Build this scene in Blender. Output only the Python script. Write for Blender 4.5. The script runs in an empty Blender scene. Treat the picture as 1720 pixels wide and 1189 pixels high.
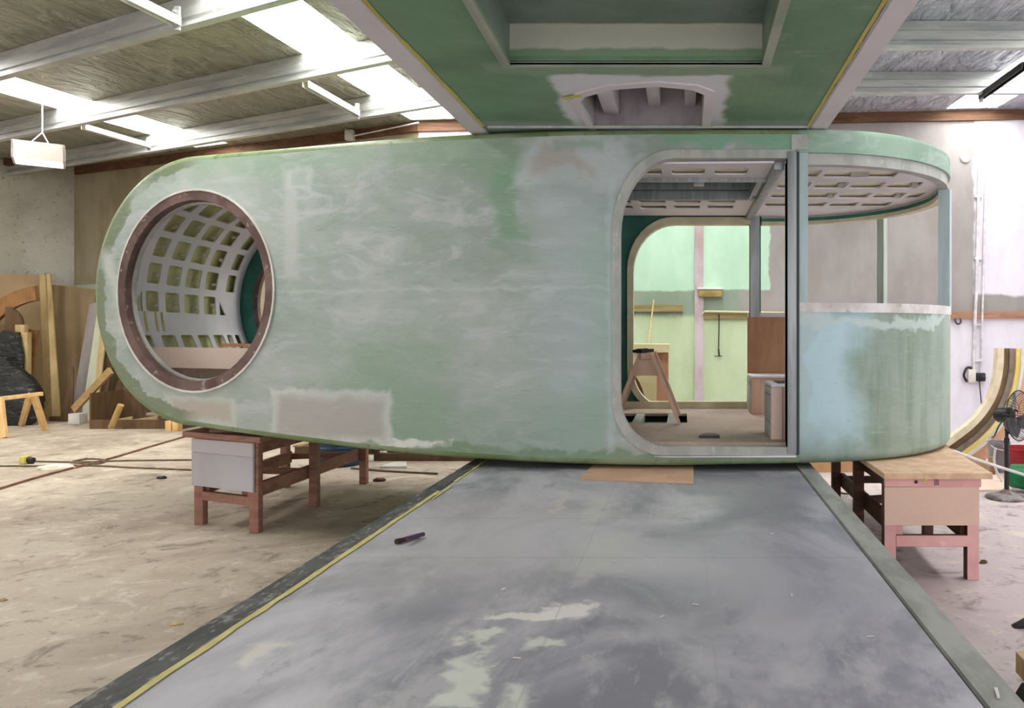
import bpy, bmesh, math, random
from mathutils import Vector, Matrix, noise as mnoise

# ------------------------------------------------------------------ camera, world, exposure
S = bpy.context.scene
FPX, CX, CY, CAMZ = 1300.0, 1145.0, 560.0, 1.65
cam_data = bpy.data.cameras.new('camera')
cam = bpy.data.objects.new('camera', cam_data)
S.collection.objects.link(cam)
cam.location = (0, 0, CAMZ)
cam.rotation_euler = (math.pi / 2, 0, 0)
cam_data.sensor_width = 36.0
cam_data.lens = 36.0 * FPX / 1720.0
cam_data.shift_x = (860.0 - CX) / 1720.0
cam_data.shift_y = (CY - 594.5) / 1720.0
cam_data.clip_start = 0.05
cam_data.clip_end = 200
S.camera = cam

world = bpy.data.worlds.new('daylight')
S.world = world
world.use_nodes = True
wbg = world.node_tree.nodes['Background']
wbg.inputs[0].default_value = (0.98, 0.985, 1.0, 1)
wbg.inputs[1].default_value = 1.1
SKYLIGHT_STRENGTH = 8.0

S.view_settings.view_transform = 'Standard'
S.view_settings.look = 'None'
S.view_settings.exposure = 0.70
S.view_settings.gamma = 1.0
S.view_settings.use_curve_mapping = False
S.cycles.max_bounces = 14
S.cycles.diffuse_bounces = 8
random.seed(4)

# ------------------------------------------------------------------ colour and node helpers
def lin(c):
    c = c / 255.0
    return c / 12.92 if c <= 0.04045 else ((c + 0.055) / 1.055) ** 2.4

def rgb(r, g, b):
    return (lin(r), lin(g), lin(b), 1.0)

class NT:
    def __init__(self, name):
        self.m = bpy.data.materials.new(name)
        self.m.use_nodes = True
        self.t = self.m.node_tree
        self.n = self.t.nodes
        self.b = self.n['Principled BSDF']
        self.pos = self.n.new('ShaderNodeNewGeometry').outputs['Position']
    def link(self, a, b):
        self.t.links.new(a, b)
    def val(self, sock, v):
        if hasattr(v, 'is_linked'):
            self.link(v, sock)
        else:
            sock.default_value = v
    def math(self, op, a, b=0.0, c=0.0):
        n = self.n.new('ShaderNodeMath'); n.operation = op
        self.val(n.inputs[0], a); self.val(n.inputs[1], b); self.val(n.inputs[2], c)
        return n.outputs[0]
    def vmul(self, v, k):
        n = self.n.new('ShaderNodeVectorMath'); n.operation = 'MULTIPLY'
        self.val(n.inputs[0], v); n.inputs[1].default_value = k
        return n.outputs[0]
    def vadd(self, v, k):
        n = self.n.new('ShaderNodeVectorMath'); n.operation = 'ADD'
        self.val(n.inputs[0], v); self.val(n.inputs[1], k)
        return n.outputs[0]
    def noise(self, v, scale, detail=5, rough=0.6, dist=0.0, out='Fac'):
        n = self.n.new('ShaderNodeTexNoise')
        self.val(n.inputs['Vector'], v)
        n.inputs['Scale'].default_value = scale
        n.inputs['Detail'].default_value = detail
        n.inputs['Roughness'].default_value = rough
        n.inputs['Distortion'].default_value = dist
        return n.outputs[out]
    def ramp(self, f, lo, hi, a=0.0, b=1.0):
        n = self.n.new('ShaderNodeMapRange'); n.interpolation_type = 'SMOOTHSTEP'
        self.val(n.inputs[0], f)
        n.inputs[1].default_value = lo; n.inputs[2].default_value = hi
        n.inputs[3].default_value = a; n.inputs[4].default_value = b
        return n.outputs[0]
    def mix(self, f, a, b):
        n = self.n.new('ShaderNodeMix'); n.data_type = 'RGBA'
        self.val(n.inputs['Factor'], f)
        self.val(n.inputs[6], a); self.val(n.inputs[7], b)
        return n.outputs[2]
    def bump(self, h, strength, dist=0.02):
        n = self.n.new('ShaderNodeBump')
        n.inputs['Strength'].default_value = strength
        n.inputs['Distance'].default_value = dist
        self.val(n.inputs['Height'], h)
        self.link(n.outputs[0], self.b.inputs['Normal'])
    def warped(self, amp, scale):
        c = self.noise(self.pos, scale, 4, 0.6, 0, 'Color')
        c = self.vadd(c, (-0.5, -0.5, -0.5))
        return self.vadd(self.pos, self.vmul(c, (amp, amp, amp)))
    def box(self, p, axes, lo, hi, soft):
        """mask of a rectangle lo..hi along two axes ('X','Y','Z')"""
        s = self.n.new('ShaderNodeSeparateXYZ'); self.link(p, s.inputs[0])
        ds = []
        for k in (0, 1):
            c, h = (lo[k] + hi[k]) / 2, abs(hi[k] - lo[k]) / 2
            d = self.math('ABSOLUTE', self.math('SUBTRACT', s.outputs[axes[k]], c))
            ds.append(self.math('SUBTRACT', h, d))
        return self.ramp(self.math('MINIMUM', ds[0], ds[1]), -soft, soft)
    def done(self, col, rough=0.6, metal=0.0, spec=0.5):
        self.val(self.b.inputs['Base Color'], col)
        self.val(self.b.inputs['Roughness'], rough)
        self.b.inputs['Metallic'].default_value = metal
        self.b.inputs['Specular IOR Level'].default_value = spec
        return self.m

def mat(name, col, col2=None, scale=3.0, stretch=(1, 1, 1), rough=0.6, metal=0.0, bump=0.0, bscale=60.0, lo=0.4, hi=0.62, spec=0.4,
        col3=None, scale3=14.0, lo3=0.58, hi3=0.7, amt3=0.7):
    t = NT(name)
    c = rgb(*col)
    if col2 is not None:
        p = t.vmul(t.pos, stretch)
        c = t.mix(t.ramp(t.noise(p, scale), lo, hi), c, rgb(*col2))
        if col3 is not None:
            c = t.mix(t.ramp(t.noise(t.vadd(p, (7.3, 2.1, 5.5)), scale3), lo3, hi3, 0, amt3), c, rgb(*col3))
    if bump:
        t.bump(t.noise(t.vmul(t.pos, stretch), bscale, 4), bump)
    return t.done(c, rough, metal, spec)

def mat_wood(name, a, b, grain=(1, 1, 12), scale=2.5, rough=0.65):
    """wood whose grain runs along the axis with the SMALLEST stretch"""
    t = NT(name)
    p = t.vmul(t.pos, grain)
    n = t.noise(p, scale, 6, 0.65, 1.2)
    big = t.noise(t.pos, 1.7, 3)
    c = t.mix(t.ramp(n, 0.35, 0.68), rgb(*a), rgb(*b))
    c = t.mix(t.ramp(big, 0.45, 0.7, 0, 0.25), c, rgb(*[v * 0.8 for v in a]))
    t.bump(n, 0.08)
    return t.done(c, rough, 0, 0.3)

def mat_emit(name, col, strength):
    t = NT(name)
    t.b.inputs['Emission Color'].default_value = rgb(*col)
    t.b.inputs['Emission Strength'].default_value = strength
    return t.done(rgb(*col), 0.6)

# ------------------------------------------------------------------ geometry helpers
def P(px, py, d):
    """the point seen at this place of the picture, d metres in front of the camera"""
    return Vector(((px - CX) / FPX * d, d, CAMZ + (CY - py) / FPX * d))

def FL(px, py):
    d = FPX * CAMZ / (py - CY)
    return Vector(((px - CX) / FPX * d, d, 0.0))

def at_z(px, py, z):
    d = FPX * (CAMZ - z) / (py - CY)
    return Vector(((px - CX) / FPX * d, d, z))

class MB:
    def __init__(self):
        self.bm = bmesh.new()
    def face(self, pts):
        vs = [self.bm.verts.new(p) for p in pts]
        try:
            self.bm.faces.new(vs)
        except ValueError:
            pass
    def grid(self, rows, close_u=False, close_v=False):
        vs = [[self.bm.verts.new(p) for p in r] for r in rows]
        nr, nc = len(vs), len(vs[0])
        for i in range(nr if close_u else nr - 1):
            for j in range(nc if close_v else nc - 1):
                a, b, c, d = vs[i][j], vs[i][(j + 1) % nc], vs[(i + 1) % nr][(j + 1) % nc], vs[(i + 1) % nr][j]
                try:
                    self.bm.faces.new((a, b, c, d))
                except ValueError:
                    pass
        return vs
    def hexa(self, a, b):
        """a: four corners of one end (in order), b: the matching corners of the other end"""
        va = [self.bm.verts.new(p) for p in a]; vb = [self.bm.verts.new(p) for p in b]
        n = len(va)
        self.bm.faces.new(va[::-1]); self.bm.faces.new(vb)
        for i in range(n):
            self.bm.faces.new((va[i], va[(i + 1) % n], vb[(i + 1) % n], vb[i]))
        return self
    def box(self, x0, x1, y0, y1, z0, z1, bev=0.0):
        t = MB()
        t.hexa([(x0, y0, z0), (x1, y0, z0), (x1, y1, z0), (x0, y1, z0)], [(x0, y0, z1), (x1, y0, z1), (x1, y1, z1), (x0, y1, z1)])
        if bev:
            bmesh.ops.bevel(t.bm, geom=t.bm.edges[:], offset=bev, segments=2, affect='EDGES', profile=0.5)
        self.add(t.bm)
        return self
    def add(self, bm2, m=None):
        mp = {}
        for v in bm2.verts:
            mp[v] = self.bm.verts.new(m(v.co) if m else v.co)
        for f in bm2.faces:
            try:
                self.bm.faces.new([mp[v] for v in f.verts])
            except ValueError:
                pass
        bm2.free()
        return self
    def beam(self, a, b, w, h, up=(0, 0, 1), bev=0.0):
        """a timber from a to b: w across, h along 'up'"""
        a, b, up = Vector(a), Vector(b), Vector(up)
        d = (b - a).normalized()
        s = d.cross(up)
        if s.length < 1e-5:
            s = d.cross(Vector((0, 1, 0)))
        s.normalize(); u = s.cross(d).normalized()
        o = [s * (-w / 2) + u * (-h / 2), s * (w / 2) + u * (-h / 2), s * (w / 2) + u * (h / 2), s * (-w / 2) + u * (h / 2)]
        t = MB(); t.hexa([a + k for k in o], [b + k for k in o])
        if bev:
            bmesh.ops.bevel(t.bm, geom=t.bm.edges[:], offset=bev, segments=2, affect='EDGES', profile=0.5)
        self.add(t.bm)
        return self
    def slab(self, poly, vec):
        vec = Vector(vec)
        self.hexa([Vector(p) for p in poly], [Vector(p) + vec for p in poly])
        return self
    def tube(self, pts, r, seg=8, closed=False):
        pts = [Vector(p) for p in pts]
        n = len(pts); rows = []; prev = None
        for i, p in enumerate(pts):
            if closed:
                t = pts[(i + 1) % n] - pts[i - 1]
            else:
                t = pts[min(i + 1, n - 1)] - pts[max(i - 1, 0)]
            t.normalize()
            if prev is None:
                u = t.cross(Vector((0, 0, 1)))
                if u.length < 1e-4:
                    u = t.cross(Vector((0, 1, 0)))
            else:
                u = prev - t * prev.dot(t)
            u.normalize(); prev = u; w = t.cross(u)
            rr = r[i] if isinstance(r, (list, tuple)) else r
            rows.append([p + (u * math.cos(2 * math.pi * k / seg) + w * math.sin(2 * math.pi * k / seg)) * rr for k in range(seg)])
        vs = self.grid(rows, close_u=closed, close_v=True)
        if not closed:
            self.bm.faces.new(vs[0][::-1]); self.bm.faces.new(vs[-1])
        return self
    def lathe(self, prof, origin=(0, 0, 0), axis=(0, 0, 1), seg=28):
        """prof: (radius, height along axis)"""
        q = Vector((0, 0, 1)).rotation_difference(Vector(axis).normalized())
        o = Vector(origin); rows = []
        for r, z in prof:
            rows.append([o + q @ Vector((max(r, 1e-4) * math.cos(2 * math.pi * k / seg), max(r, 1e-4) * math.sin(2 * math.pi * k / seg), z)) for k in range(seg)])
        vs = self.grid(rows, close_v=True)
        if prof[0][0] > 1e-3:
            self.bm.faces.new(vs[0][::-1])
        if prof[-1][0] > 1e-3:
            self.bm.faces.new(vs[-1])
        return self
    def plate(self, outer, holes, t, fmap, cuts_a=(), cuts_b=()):
        """flat plate with holes in an (a, b) plane, t thick, cut into strips and bent by fmap(a, depth, b)"""
        bm = bmesh.new(); edges = []
        for lp in [outer] + list(holes):
            vs = [bm.verts.new((a, 0, b)) for a, b in lp]
            for i in range(len(vs)):
                edges.append(bm.edges.new((vs[i], vs[(i + 1) % len(vs)])))
        bmesh.ops.triangle_fill(bm, use_beauty=True, use_dissolve=False, edges=edges, normal=(0, -1, 0))
        if t:
            r = bmesh.ops.extrude_face_region(bm, geom=bm.faces[:])
            for v in [g for g in r['geom'] if isinstance(g, bmesh.types.BMVert)]:
                v.co.y += t
        for c in cuts_a:
            bmesh.ops.bisect_plane(bm, geom=bm.verts[:] + bm.edges[:] + bm.faces[:], plane_co=(c, 0, 0), plane_no=(1, 0, 0), dist=1e-5)
        for c in cuts_b:
            bmesh.ops.bisect_plane(bm, geom=bm.verts[:] + bm.edges[:] + bm.faces[:], plane_co=(0, 0, c), plane_no=(0, 0, 1), dist=1e-5)
        self.add(bm, lambda co: fmap(co.x, co.y, co.z))
        return self
    def obj(self, name, material, origin, smooth=True, ang=35):
        bmesh.ops.remove_doubles(self.bm, verts=self.bm.verts[:], dist=1e-5)
        bmesh.ops.recalc_face_normals(self.bm, faces=self.bm.faces[:])
        for v in self.bm.verts:
            v.co -= origin
        me = bpy.data.meshes.new(name)
        self.bm.to_mesh(me); self.bm.free()
        if smooth:
            me.shade_smooth()
            me.set_sharp_from_angle(angle=math.radians(ang))
        me.materials.append(material)
        o = bpy.data.objects.new(name, me)
        S.collection.objects.link(o)
        return o

def base_of(bm):
    xs = [v.co.x for v in bm.verts]; ys = [v.co.y for v in bm.verts]; zs = [v.co.z for v in bm.verts]
    return Vector(((min(xs) + max(xs)) / 2, (min(ys) + max(ys)) / 2, min(zs)))

def thing(name, label, cat, loc, group=None):
    o = bpy.data.objects.new(name, None)
    o.empty_display_size = 0.1
    S.collection.objects.link(o)
    o.location = loc
    o['label'] = label; o['category'] = cat
    if group:
        o['group'] = group
    return o

def world_origin(o):
    v = Vector(o.location)
    while o.parent:
        o = o.parent; v += Vector(o.location)
    return v

def part(name, mb, material, parent, label=None, **k):
    o = mb.obj(name, material, world_origin(parent), **k)
    o.parent = parent
    if label:
        o['label'] = label
    return o

def solo(name, mb, material, label, cat, group=None, **k):
    og = base_of(mb.bm)
    o = mb.obj(name, material, og, **k)
    o.location = og
    o['label'] = label; o['category'] = cat
    if group:
        o['group'] = group
    return o

def struct(name, mb, material, **k):
    og = base_of(mb.bm)
    o = mb.obj(name, material, og, **k)
    o.location = og
    o['kind'] = 'structure'
    return o

def rrect(x0, x1, z0, z1, rs, n=6):
    """rounded rectangle; rs: four (rx, rz) from bottom-left round by bottom-right, top-right, top-left"""
    if not isinstance(rs, (list, tuple)):
        rs = [(rs, rs)] * 4
    cs = [(x0, z0, 1, 1, 180), (x1, z0, -1, 1, 270), (x1, z1, -1, -1, 0), (x0, z1, 1, -1, 90)]
    out = []
    for (cx, cz, sx, sz, a0), (rx, rz) in zip(cs, rs):
        if rx < 1e-6:
            out.append((cx, cz)); continue
        ox, oz = cx + sx * rx, cz + sz * rz
        for k in range(n + 1):
            a = math.radians(a0 + 90 * k / n)
            out.append((ox + rx * math.cos(a), oz + rz * math.sin(a)))
    return out

def arange(a, b, s):
    out = []; x = a
    while x < b - 1e-9:
        out.append(x); x += s
    return out

def curve_pts(pts, n=6):
    """smooth Catmull-Rom line through pts"""
    pts = [Vector(p) for p in pts]; out = []
    for i in range(len(pts) - 1):
        p0, p1, p2, p3 = pts[max(i - 1, 0)], pts[i], pts[i + 1], pts[min(i + 2, len(pts) - 1)]
        for k in range(n):
            t = k / n
            out.append(0.5 * ((2 * p1) + (p2 - p0) * t + (2 * p0 - 5 * p1 + 4 * p2 - p3) * t * t + (3 * p1 - p0 - 3 * p2 + p3) * t ** 3))
    out.append(pts[-1])
    return out

# ------------------------------------------------------------------ materials of the place
def make_floor_mat():
    t = NT('dusty concrete')
    p = t.pos
    n1 = t.noise(p, 0.7, 6, 0.62, 0.6)
    n2 = t.noise(t.vadd(p, (4, 9, 0)), 2.6, 6, 0.7, 0.8)
    n3 = t.noise(t.vadd(p, (1, 3, 0)), 9.0, 6, 0.75)
    c = t.mix(t.ramp(n1, 0.36, 0.62), rgb(192, 180, 163), rgb(166, 150, 135))
    # beige-to-pinkish cast of the light across the shop, put into the floor colour
    s = t.n.new('ShaderNodeSeparateXYZ'); t.link(t.warped(1.6, 0.6), s.inputs[0])
    c = t.mix(t.ramp(s.outputs['X'], 0.2, 2.4, 0, 0.8), c, rgb(200, 186, 190))
    c = t.mix(t.ramp(n2, 0.54, 0.66, 0, 0.7), c, rgb(120, 108, 94))
    c = t.mix(t.ramp(n2, 0.34, 0.46, 0.7, 0), c, rgb(212, 202, 186))
    c = t.mix(t.ramp(n3, 0.56, 0.68, 0, 0.6), c, rgb(104, 93, 80))
    c = t.mix(t.ramp(n3, 0.32, 0.42, 0.6, 0), c, rgb(218, 209, 195))
    t.bump(n3, 0.12)
    return t.done(c, 0.75, 0, 0.25)

def make_wall_mat():
    t = NT('painted block wall')
    n = t.noise(t.vmul(t.pos, (1, 1, 0.5)), 1.6, 6, 0.65)
    f = t.noise(t.pos, 7, 5, 0.7)
    c = t.mix(t.ramp(n, 0.35, 0.65), rgb(155, 149, 147), rgb(141, 134, 131))
    w = t.warped(0.16, 3.0)
    mint = t.mix(t.ramp(n, 0.3, 0.7), rgb(182, 212, 190), rgb(166, 198, 174))  # greenish cast of the light, put into the paint colour
    whit = t.mix(t.ramp(n, 0.35, 0.7), rgb(222, 217, 226), rgb(206, 200, 211))  # white paint with the lilac cast put into its colour
    drk = t.mix(t.ramp(n, 0.3, 0.7), rgb(140, 156, 140), rgb(128, 142, 126))
    c = t.mix(t.box(w, 'XZ', (-6, 0.95), (0.95, 2.6), 0.15), c, drk)
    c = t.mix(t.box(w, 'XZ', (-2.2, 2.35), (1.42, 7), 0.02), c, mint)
    c = t.mix(t.box(w, 'XZ', (-9, 2.35), (-2.2, 7), 0.02), c, whit)
    c = t.mix(t.box(w, 'XZ', (-6, -1), (1.46, 1.93), 0.05), c, t.mix(t.ramp(n, 0.3, 0.7), rgb(188, 204, 170), rgb(174, 190, 154)))  # lower wall carries the green cast in its colour too
    c = t.mix(t.box(w, 'XZ', (1.46, -1), (12, 1.96), 0.02), c, whit)
    c = t.mix(t.box(w, 'XZ', (4.72, 2.27), (12, 7), 0.03), c, whit)
    c = t.mix(t.ramp(f, 0.66, 0.76, 0, 0.45), c, rgb(120, 112, 100))
    t.bump(f, 0.1)
    return t.done(c, 0.7, 0, 0.3)

M = {}
M['floor'] = make_floor_mat()
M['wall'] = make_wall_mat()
M['bare_wall'] = mat('bare tilt panel', (158, 147, 122), (138, 126, 98), 1.0, (1.2, 1.2, 0.5), 0.8, bump=0.1, col3=(120, 110, 90), lo3=0.6, hi3=0.72)
M['grey_wall'] = mat('dusty grey wall', (198, 194, 184), (176, 172, 160), 0.8, (1, 1, 1.2), 0.8, bump=0.1, col3=(126, 120, 106))

def make_foil():
    t = NT('foil roof lining over wire netting')
    n = t.noise(t.vmul(t.pos, (2.4, 0.8, 1)), 2.0, 4, 0.55, 1.2)
    v = t.n.new('ShaderNodeTexVoronoi'); v.feature = 'DISTANCE_TO_EDGE'
    t.link(t.vmul(t.pos, (1.3, 1.0, 0.01)), v.inputs['Vector']); v.inputs['Scale'].default_value = 9
    v.inputs['Randomness'].default_value = 0.35
    wire = t.ramp(v.outputs['Distance'], 0.02, 0.05, 1, 0)
    c = t.mix(t.ramp(n, 0.35, 0.7), rgb(172, 170, 152), rgb(144, 141, 124))
    sx = t.n.new('ShaderNodeSeparateXYZ'); t.link(t.pos, sx.inputs[0])
    c = t.mix(t.ramp(sx.outputs['X'], -2, 2, 0, 0.9), c, t.mix(t.ramp(n, 0.35, 0.7), rgb(206, 208, 222), rgb(170, 172, 186)))
    c = t.mix(t.math('MULTIPLY', wire, 0.35), c, rgb(110, 108, 102))
    h = t.math('ADD', t.math('MULTIPLY', n, 1.0), t.math('MULTIPLY', wire, -0.25))
    t.bump(h, 1.0, 0.2)
    return t.done(c, 0.42, 0.35, 0.5)
M['foil'] = make_foil()
M['skylight'] = mat_emit('translucent skylight sheet in daylight', (255, 255, 252), SKYLIGHT_STRENGTH)
M['galv'] = mat('galvanised steel', (188, 188, 184), (166, 168, 168), 3.5, (0.4, 0.4, 3), 0.45, 0.25, col3=(204, 206, 208))
M['white_steel'] = mat('white painted steel', (214, 210, 204), (196, 192, 184), 4, rough=0.5)
M['dark_steel'] = mat('dark steel', (70, 66, 64), (52, 49, 48), 5, rough=0.5, metal=0.4)
M['black'] = mat('black plastic', (26, 26, 28), (40, 40, 42), 6, rough=0.4)
M['beam_timber'] = mat_wood('old brown beam timber', (118, 84, 60), (84, 56, 40), (0.5, 3, 6), 2.0)
M['red_timber'] = mat_wood('rough red timber', (164, 120, 104), (134, 94, 80), (0.5, 3, 6), 2.0)
M['dark_timber'] = mat_wood('dark stained timber', (92, 62, 46), (66, 42, 32), (0.5, 3, 6), 2.0)

# ------------------------------------------------------------------ room shell
def RZ(x, y):
    return CAMZ + 3.45 + 0.064 * (y - 11.7) + 0.02 * x

CORNER = Vector((-12.77, 16.27)); JOINT = Vector((-4.25, 12.5)); LDIR = Vector((-0.404, -0.915))
LEND = CORNER + LDIR * 17.5
mb = MB(); mb.box(-21.5, 10.0, -3.0, 17.2, -0.12, 0.0)
struct('floor', mb, M['floor'])

def wall_slab(a, b, t, h):
    """upright wall from plan point a to b, t thick away from the room"""
    a, b = Vector(a), Vector(b); d = (b - a).normalized(); n = Vector((-d.y, d.x)) * t
    m = MB()
    m.hexa([(a.x, a.y, 0), (b.x, b.y, 0), (b.x + n.x, b.y + n.y, 0), (a.x + n.x, a.y + n.y, 0)],
           [(a.x, a.y, h(a)), (b.x, b.y, h(b)), (b.x + n.x, b.y + n.y, h(b)), (a.x + n.x, a.y + n.y, h(a))])
    return m
hroof = lambda q: RZ(q.x, q.y) - 0.005
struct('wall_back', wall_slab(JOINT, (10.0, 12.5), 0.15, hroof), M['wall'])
struct('wall_rear', wall_slab(CORNER, JOINT, 0.15, hroof), M['bare_wall'])
struct('wall_left', wall_slab(LEND, CORNER, 0.15, hroof), M['grey_wall'])

# roof lining with openings for the skylight strips
strips = [
    [(-12.9, 3.0), (-12.1, 3.0), (-12.0, 13.0), (-12.8, 13.0)],  # unseen strip, added to brighten the left side; spaced like the others
    [(-9.0, 5.6), (-8.2, 5.6), (-8.18, 13.95), (-8.98, 14.3)],
    [(-4.3, 4.2), (-3.5, 4.2), (-3.55, 12.3), (-4.32, 12.35)],
    [(-0.2, 3.2), (0.65, 3.2), (0.65, 12.3), (-0.2, 12.3)],  # hidden above the canopy, added to light the cabin interior and back wall
    [(4.15, 3.6), (4.95, 3.6), (5.0, 12.3), (4.2, 12.3)],
]
mb = MB()
mb.plate([(-21.5, -2.0), (10.0, -2.0), (10.0, 17.2), (-21.5, 17.2)], strips, 0.05, lambda a, d, b: Vector((a, b, RZ(a, b) + d)))
struct('ceiling', mb, M['foil'], smooth=False)
for i, s in enumerate(strips):
    mb = MB()
    # corrugated translucent sheet lying over its opening
    (x0, y0), (x1, y1), (x2, y2), (x3, y3) = s
    rows = []
    for r in (0.0, 1.0):
        row = []
        for k in range(33):
            f = -0.06 + 1.12 * k / 32
            xa, ya = x0 + (x1 - x0) * f, y0 + (y1 - y0) * f
            xb, yb = x3 + (x2 - x3) * f, y3 + (y2 - y3) * f
            x, y = xa + (xb - xa) * (r * 1.04 - 0.02), ya + (yb - ya) * (r * 1.04 - 0.02)
            row.append(Vector((x, y, RZ(x, y) + 0.075 + 0.018 * math.cos(k * math.pi / 2))))
        rows.append(row)
    mb.grid(rows)
    o = struct('window_%d' % (i + 1), mb, M['skylight'])

# purlins
ZPROF = [(0.0, -0.004), (-0.075, -0.004), (-0.075, -0.014), (-0.012, -0.014), (-0.012, -0.085), (0.008, -0.095), (0.008, -0.17), (-0.012, -0.18),
         (-0.012, -0.262), (0.075, -0.262), (0.075, -0.235), (0.067, -0.235), (0.067, -0.252), (0.0, -0.252), (0.0, -0.18), (0.018, -0.17), (0.018, -0.095), (0.0, -0.085)]
def purlin(c, label):
    t = (9.885 - c) / 1.117
    x_end = -12.77 - 0.404 * t + 0.02
    plan = [Vector((x_end, c - 0.5 * x_end)), Vector((-2.3, c + 1.15)), Vector((9.8, c + 1.15 + 0.06 * 12.1))]
    mb = MB(); rows = []
    for i, q in enumerate(plan):
        d = (plan[min(i + 1, 2)] - plan[max(i - 1, 0)]).normalized()
        n = Vector((d.y, -d.x))
        rows.append([Vector((q.x + n.x * a, q.y + n.y * a, RZ(q.x, q.y) + z * 1.2)) for a, z in ZPROF])
    vs = mb.grid(rows, close_v=True)
    mb.bm.faces.new(vs[0]); mb.bm.faces.new(vs[-1][::-1])
    solo('roof_purlin', mb, M['galv'], label, 'purlin', 'steel purlins under the roof', smooth=False)
purlin(4.77, 'long galvanised steel purlin nearest the camera, crossing the upper left corner')
purlin(6.64, 'second galvanised steel purlin from the camera, passing behind the lamp and canopy')
purlin(8.58, 'galvanised steel purlin farthest back, just before the rear wall')

# bracing channels between the purlins
def strut(a, b, m, label, bracket_len=0.2):
    root = thing('roof_brace', label, 'brace', a, 'bracing channels between the purlins')
    d = (b - a).normalized()
    mb = MB()
    s = Vector((d.y, -d.x, 0)).normalized()
    mb.beam(a, b, 0.075, 0.012)
    mb.beam(a + s * 0.033 - Vector((0, 0, 0.035)), b + s * 0.033 - Vector((0, 0, 0.035)), 0.01, 0.075)
    mb.beam(a - s * 0.033 - Vector((0, 0, 0.035)), b - s * 0.033 - Vector((0, 0, 0.035)), 0.01, 0.075)
    part('channel', mb, m, root)
    mb = MB()
    mb.beam(b + Vector((0, 0, bracket_len * 0.5)), b - Vector((0, 0, bracket_len * 0.55)), 0.05, 0.02, up=d)
    mb.lathe([(0.014, 0), (0.014, 0.02)], b + Vector((0, 0, -0.06)) - d * 0.025, -d, 8)
    mb.lathe([(0.014, 0), (0.014, 0.02)], b + Vector((0, 0, 0.05)) - d * 0.025, -d, 8)
    part('bracket', mb, M['galv'], root, 'steel end bracket')
strut(P(255, 0, 6.44) + Vector((-0.12, -0.2, 0)), P(298, 30, 6.87), M['white_steel'], 'short pale roof brace at the very top left of the picture')
strut(P(513, 136, 9.04), P(600, 186, 10.45), M['white_steel'], 'pale roof brace beside the long skylight, left of the canopy')
strut(P(140, 209, 11.1), P(250, 241, 12.4), M['white_steel'], 'pale roof brace to the right above the hanging lamp')
strut(P(1722, 104, 8.84), P(1648, 158, 10.2), M['dark_steel'], 'dark steel roof brace below the skylight at the right edge')

# timber trims along the top of the walls, ledges, pilaster
def trim_along(n, a, b, z0, z1, t, m):
    a, b = Vector(a), Vector(b); d = (b - a).normalized(); nn = Vector((d.y, -d.x)) * t
    mb = MB()
    if z0 is None:      # follows the roof
        z0b, z0c = RZ(*a) - z1 - 0.004, RZ(*b) - z1 - 0.004
        z1b, z1c = RZ(*a) - 0.004, RZ(*b) - 0.004
    else:
        z0b = z0c = z0; z1b = z1c = z1
    mb.hexa([(a.x, a.y, z0b), (b.x, b.y, z0c), (b.x + nn.x, b.y + nn.y, z0c), (a.x + nn.x, a.y + nn.y, z0b)],
            [(a.x, a.y, z1b), (b.x, b.y, z1c), (b.x + nn.x, b.y + nn.y, z1c), (a.x + nn.x, a.y + nn.y, z1b)])
    struct('trim_%d' % n, mb, m)
wz = CAMZ + 3.385
trim_along(1, CORNER + (JOINT - CORNER) * 0.012, JOINT, None, 0.16, 0.06, M['beam_timber'])
trim_along(2, JOINT, (9.9, 12.5), None, 0.16, 0.06, M['beam_timber'])
trim_along(3, (4.1, 12.5), (9.9, 12.5), 1.89, 2.0, 0.07, mat_wood('weathered ledge timber', (170, 128, 104), (138, 98, 78), (0.5, 3, 8), 2.5))
M['pale_ledge'] = mat_wood('greenish ledge timber', (148, 134, 92), (124, 110, 72), (0.5, 3, 8), 2.5)
trim_along(4, (-1.6, 12.5), (0.02, 12.5), 2.0, 2.11, 0.07, M['pale_ledge'])
trim_along(5, (0.36, 12.5), (1.75, 12.5), 1.88, 1.98, 0.05, M['pale_ledge'])
trim_along(6, (0.21, 12.5), (0.35, 12.5), 0.0, 4.6, 0.05, mat('lilac pilaster', (190, 176, 186), (160, 140, 138), 1.2, (1, 1, 0.6), 0.7))
trim_along(7, CORNER + (JOINT - CORNER) * 0.012, CORNER + (JOINT - CORNER) * 0.35, 2.55, 2.66, 0.05, mat('pale green rail', (176, 186, 164), rough=0.7))
q = CORNER + LDIR * 1.0
mb = MB(); mb.box(q.x + 0.02, q.x + 0.2, q.y - 0.35, q.y - 0.2, wz - 0.12, wz + 0.32)
o = struct('trim_8', mb, M['dark_timber'])

# conduits and fittings on the back wall
WY = 12.5
M['conduit'] = mat('grey conduit', (216, 210, 214), (190, 184, 188), 8, rough=0.45)
def conduit(pts, r, label, group='wall conduits', m=None):
    mb = MB(); mb.tube(pts, r)
    solo('conduit', mb, m or M['conduit'], label, 'conduit', group)
def W(px, py, off=0.03):
    return P(px, py, WY - off)
mb = MB()
mb.tube([W(1646, 213), W(1640, 492), W(1638, 530, 0.09), W(1637, 560), W(1635, 632)], 0.026)
for y in (330, 434, 545, 605):
    mb.box(W(1644, y).x - 0.07, W(1644, y).x + 0.05, WY - 0.05, WY - 0.005, W(0, y).z - 0.02, W(0, y).z + 0.02)
solo('conduit', mb, M['conduit'], 'left pipe of the pair of vertical conduits on the bright wall', 'conduit', 'wall conduits')
mb = MB()
mb.tube([W(1657, 213), W(1651, 492), W(1650, 530, 0.09), W(1649, 560), W(1648, 628)], 0.018)
solo('conduit', mb, M['conduit'], 'right thinner pipe of the pair of vertical conduits on the bright wall', 'conduit', 'wall conduits')
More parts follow.
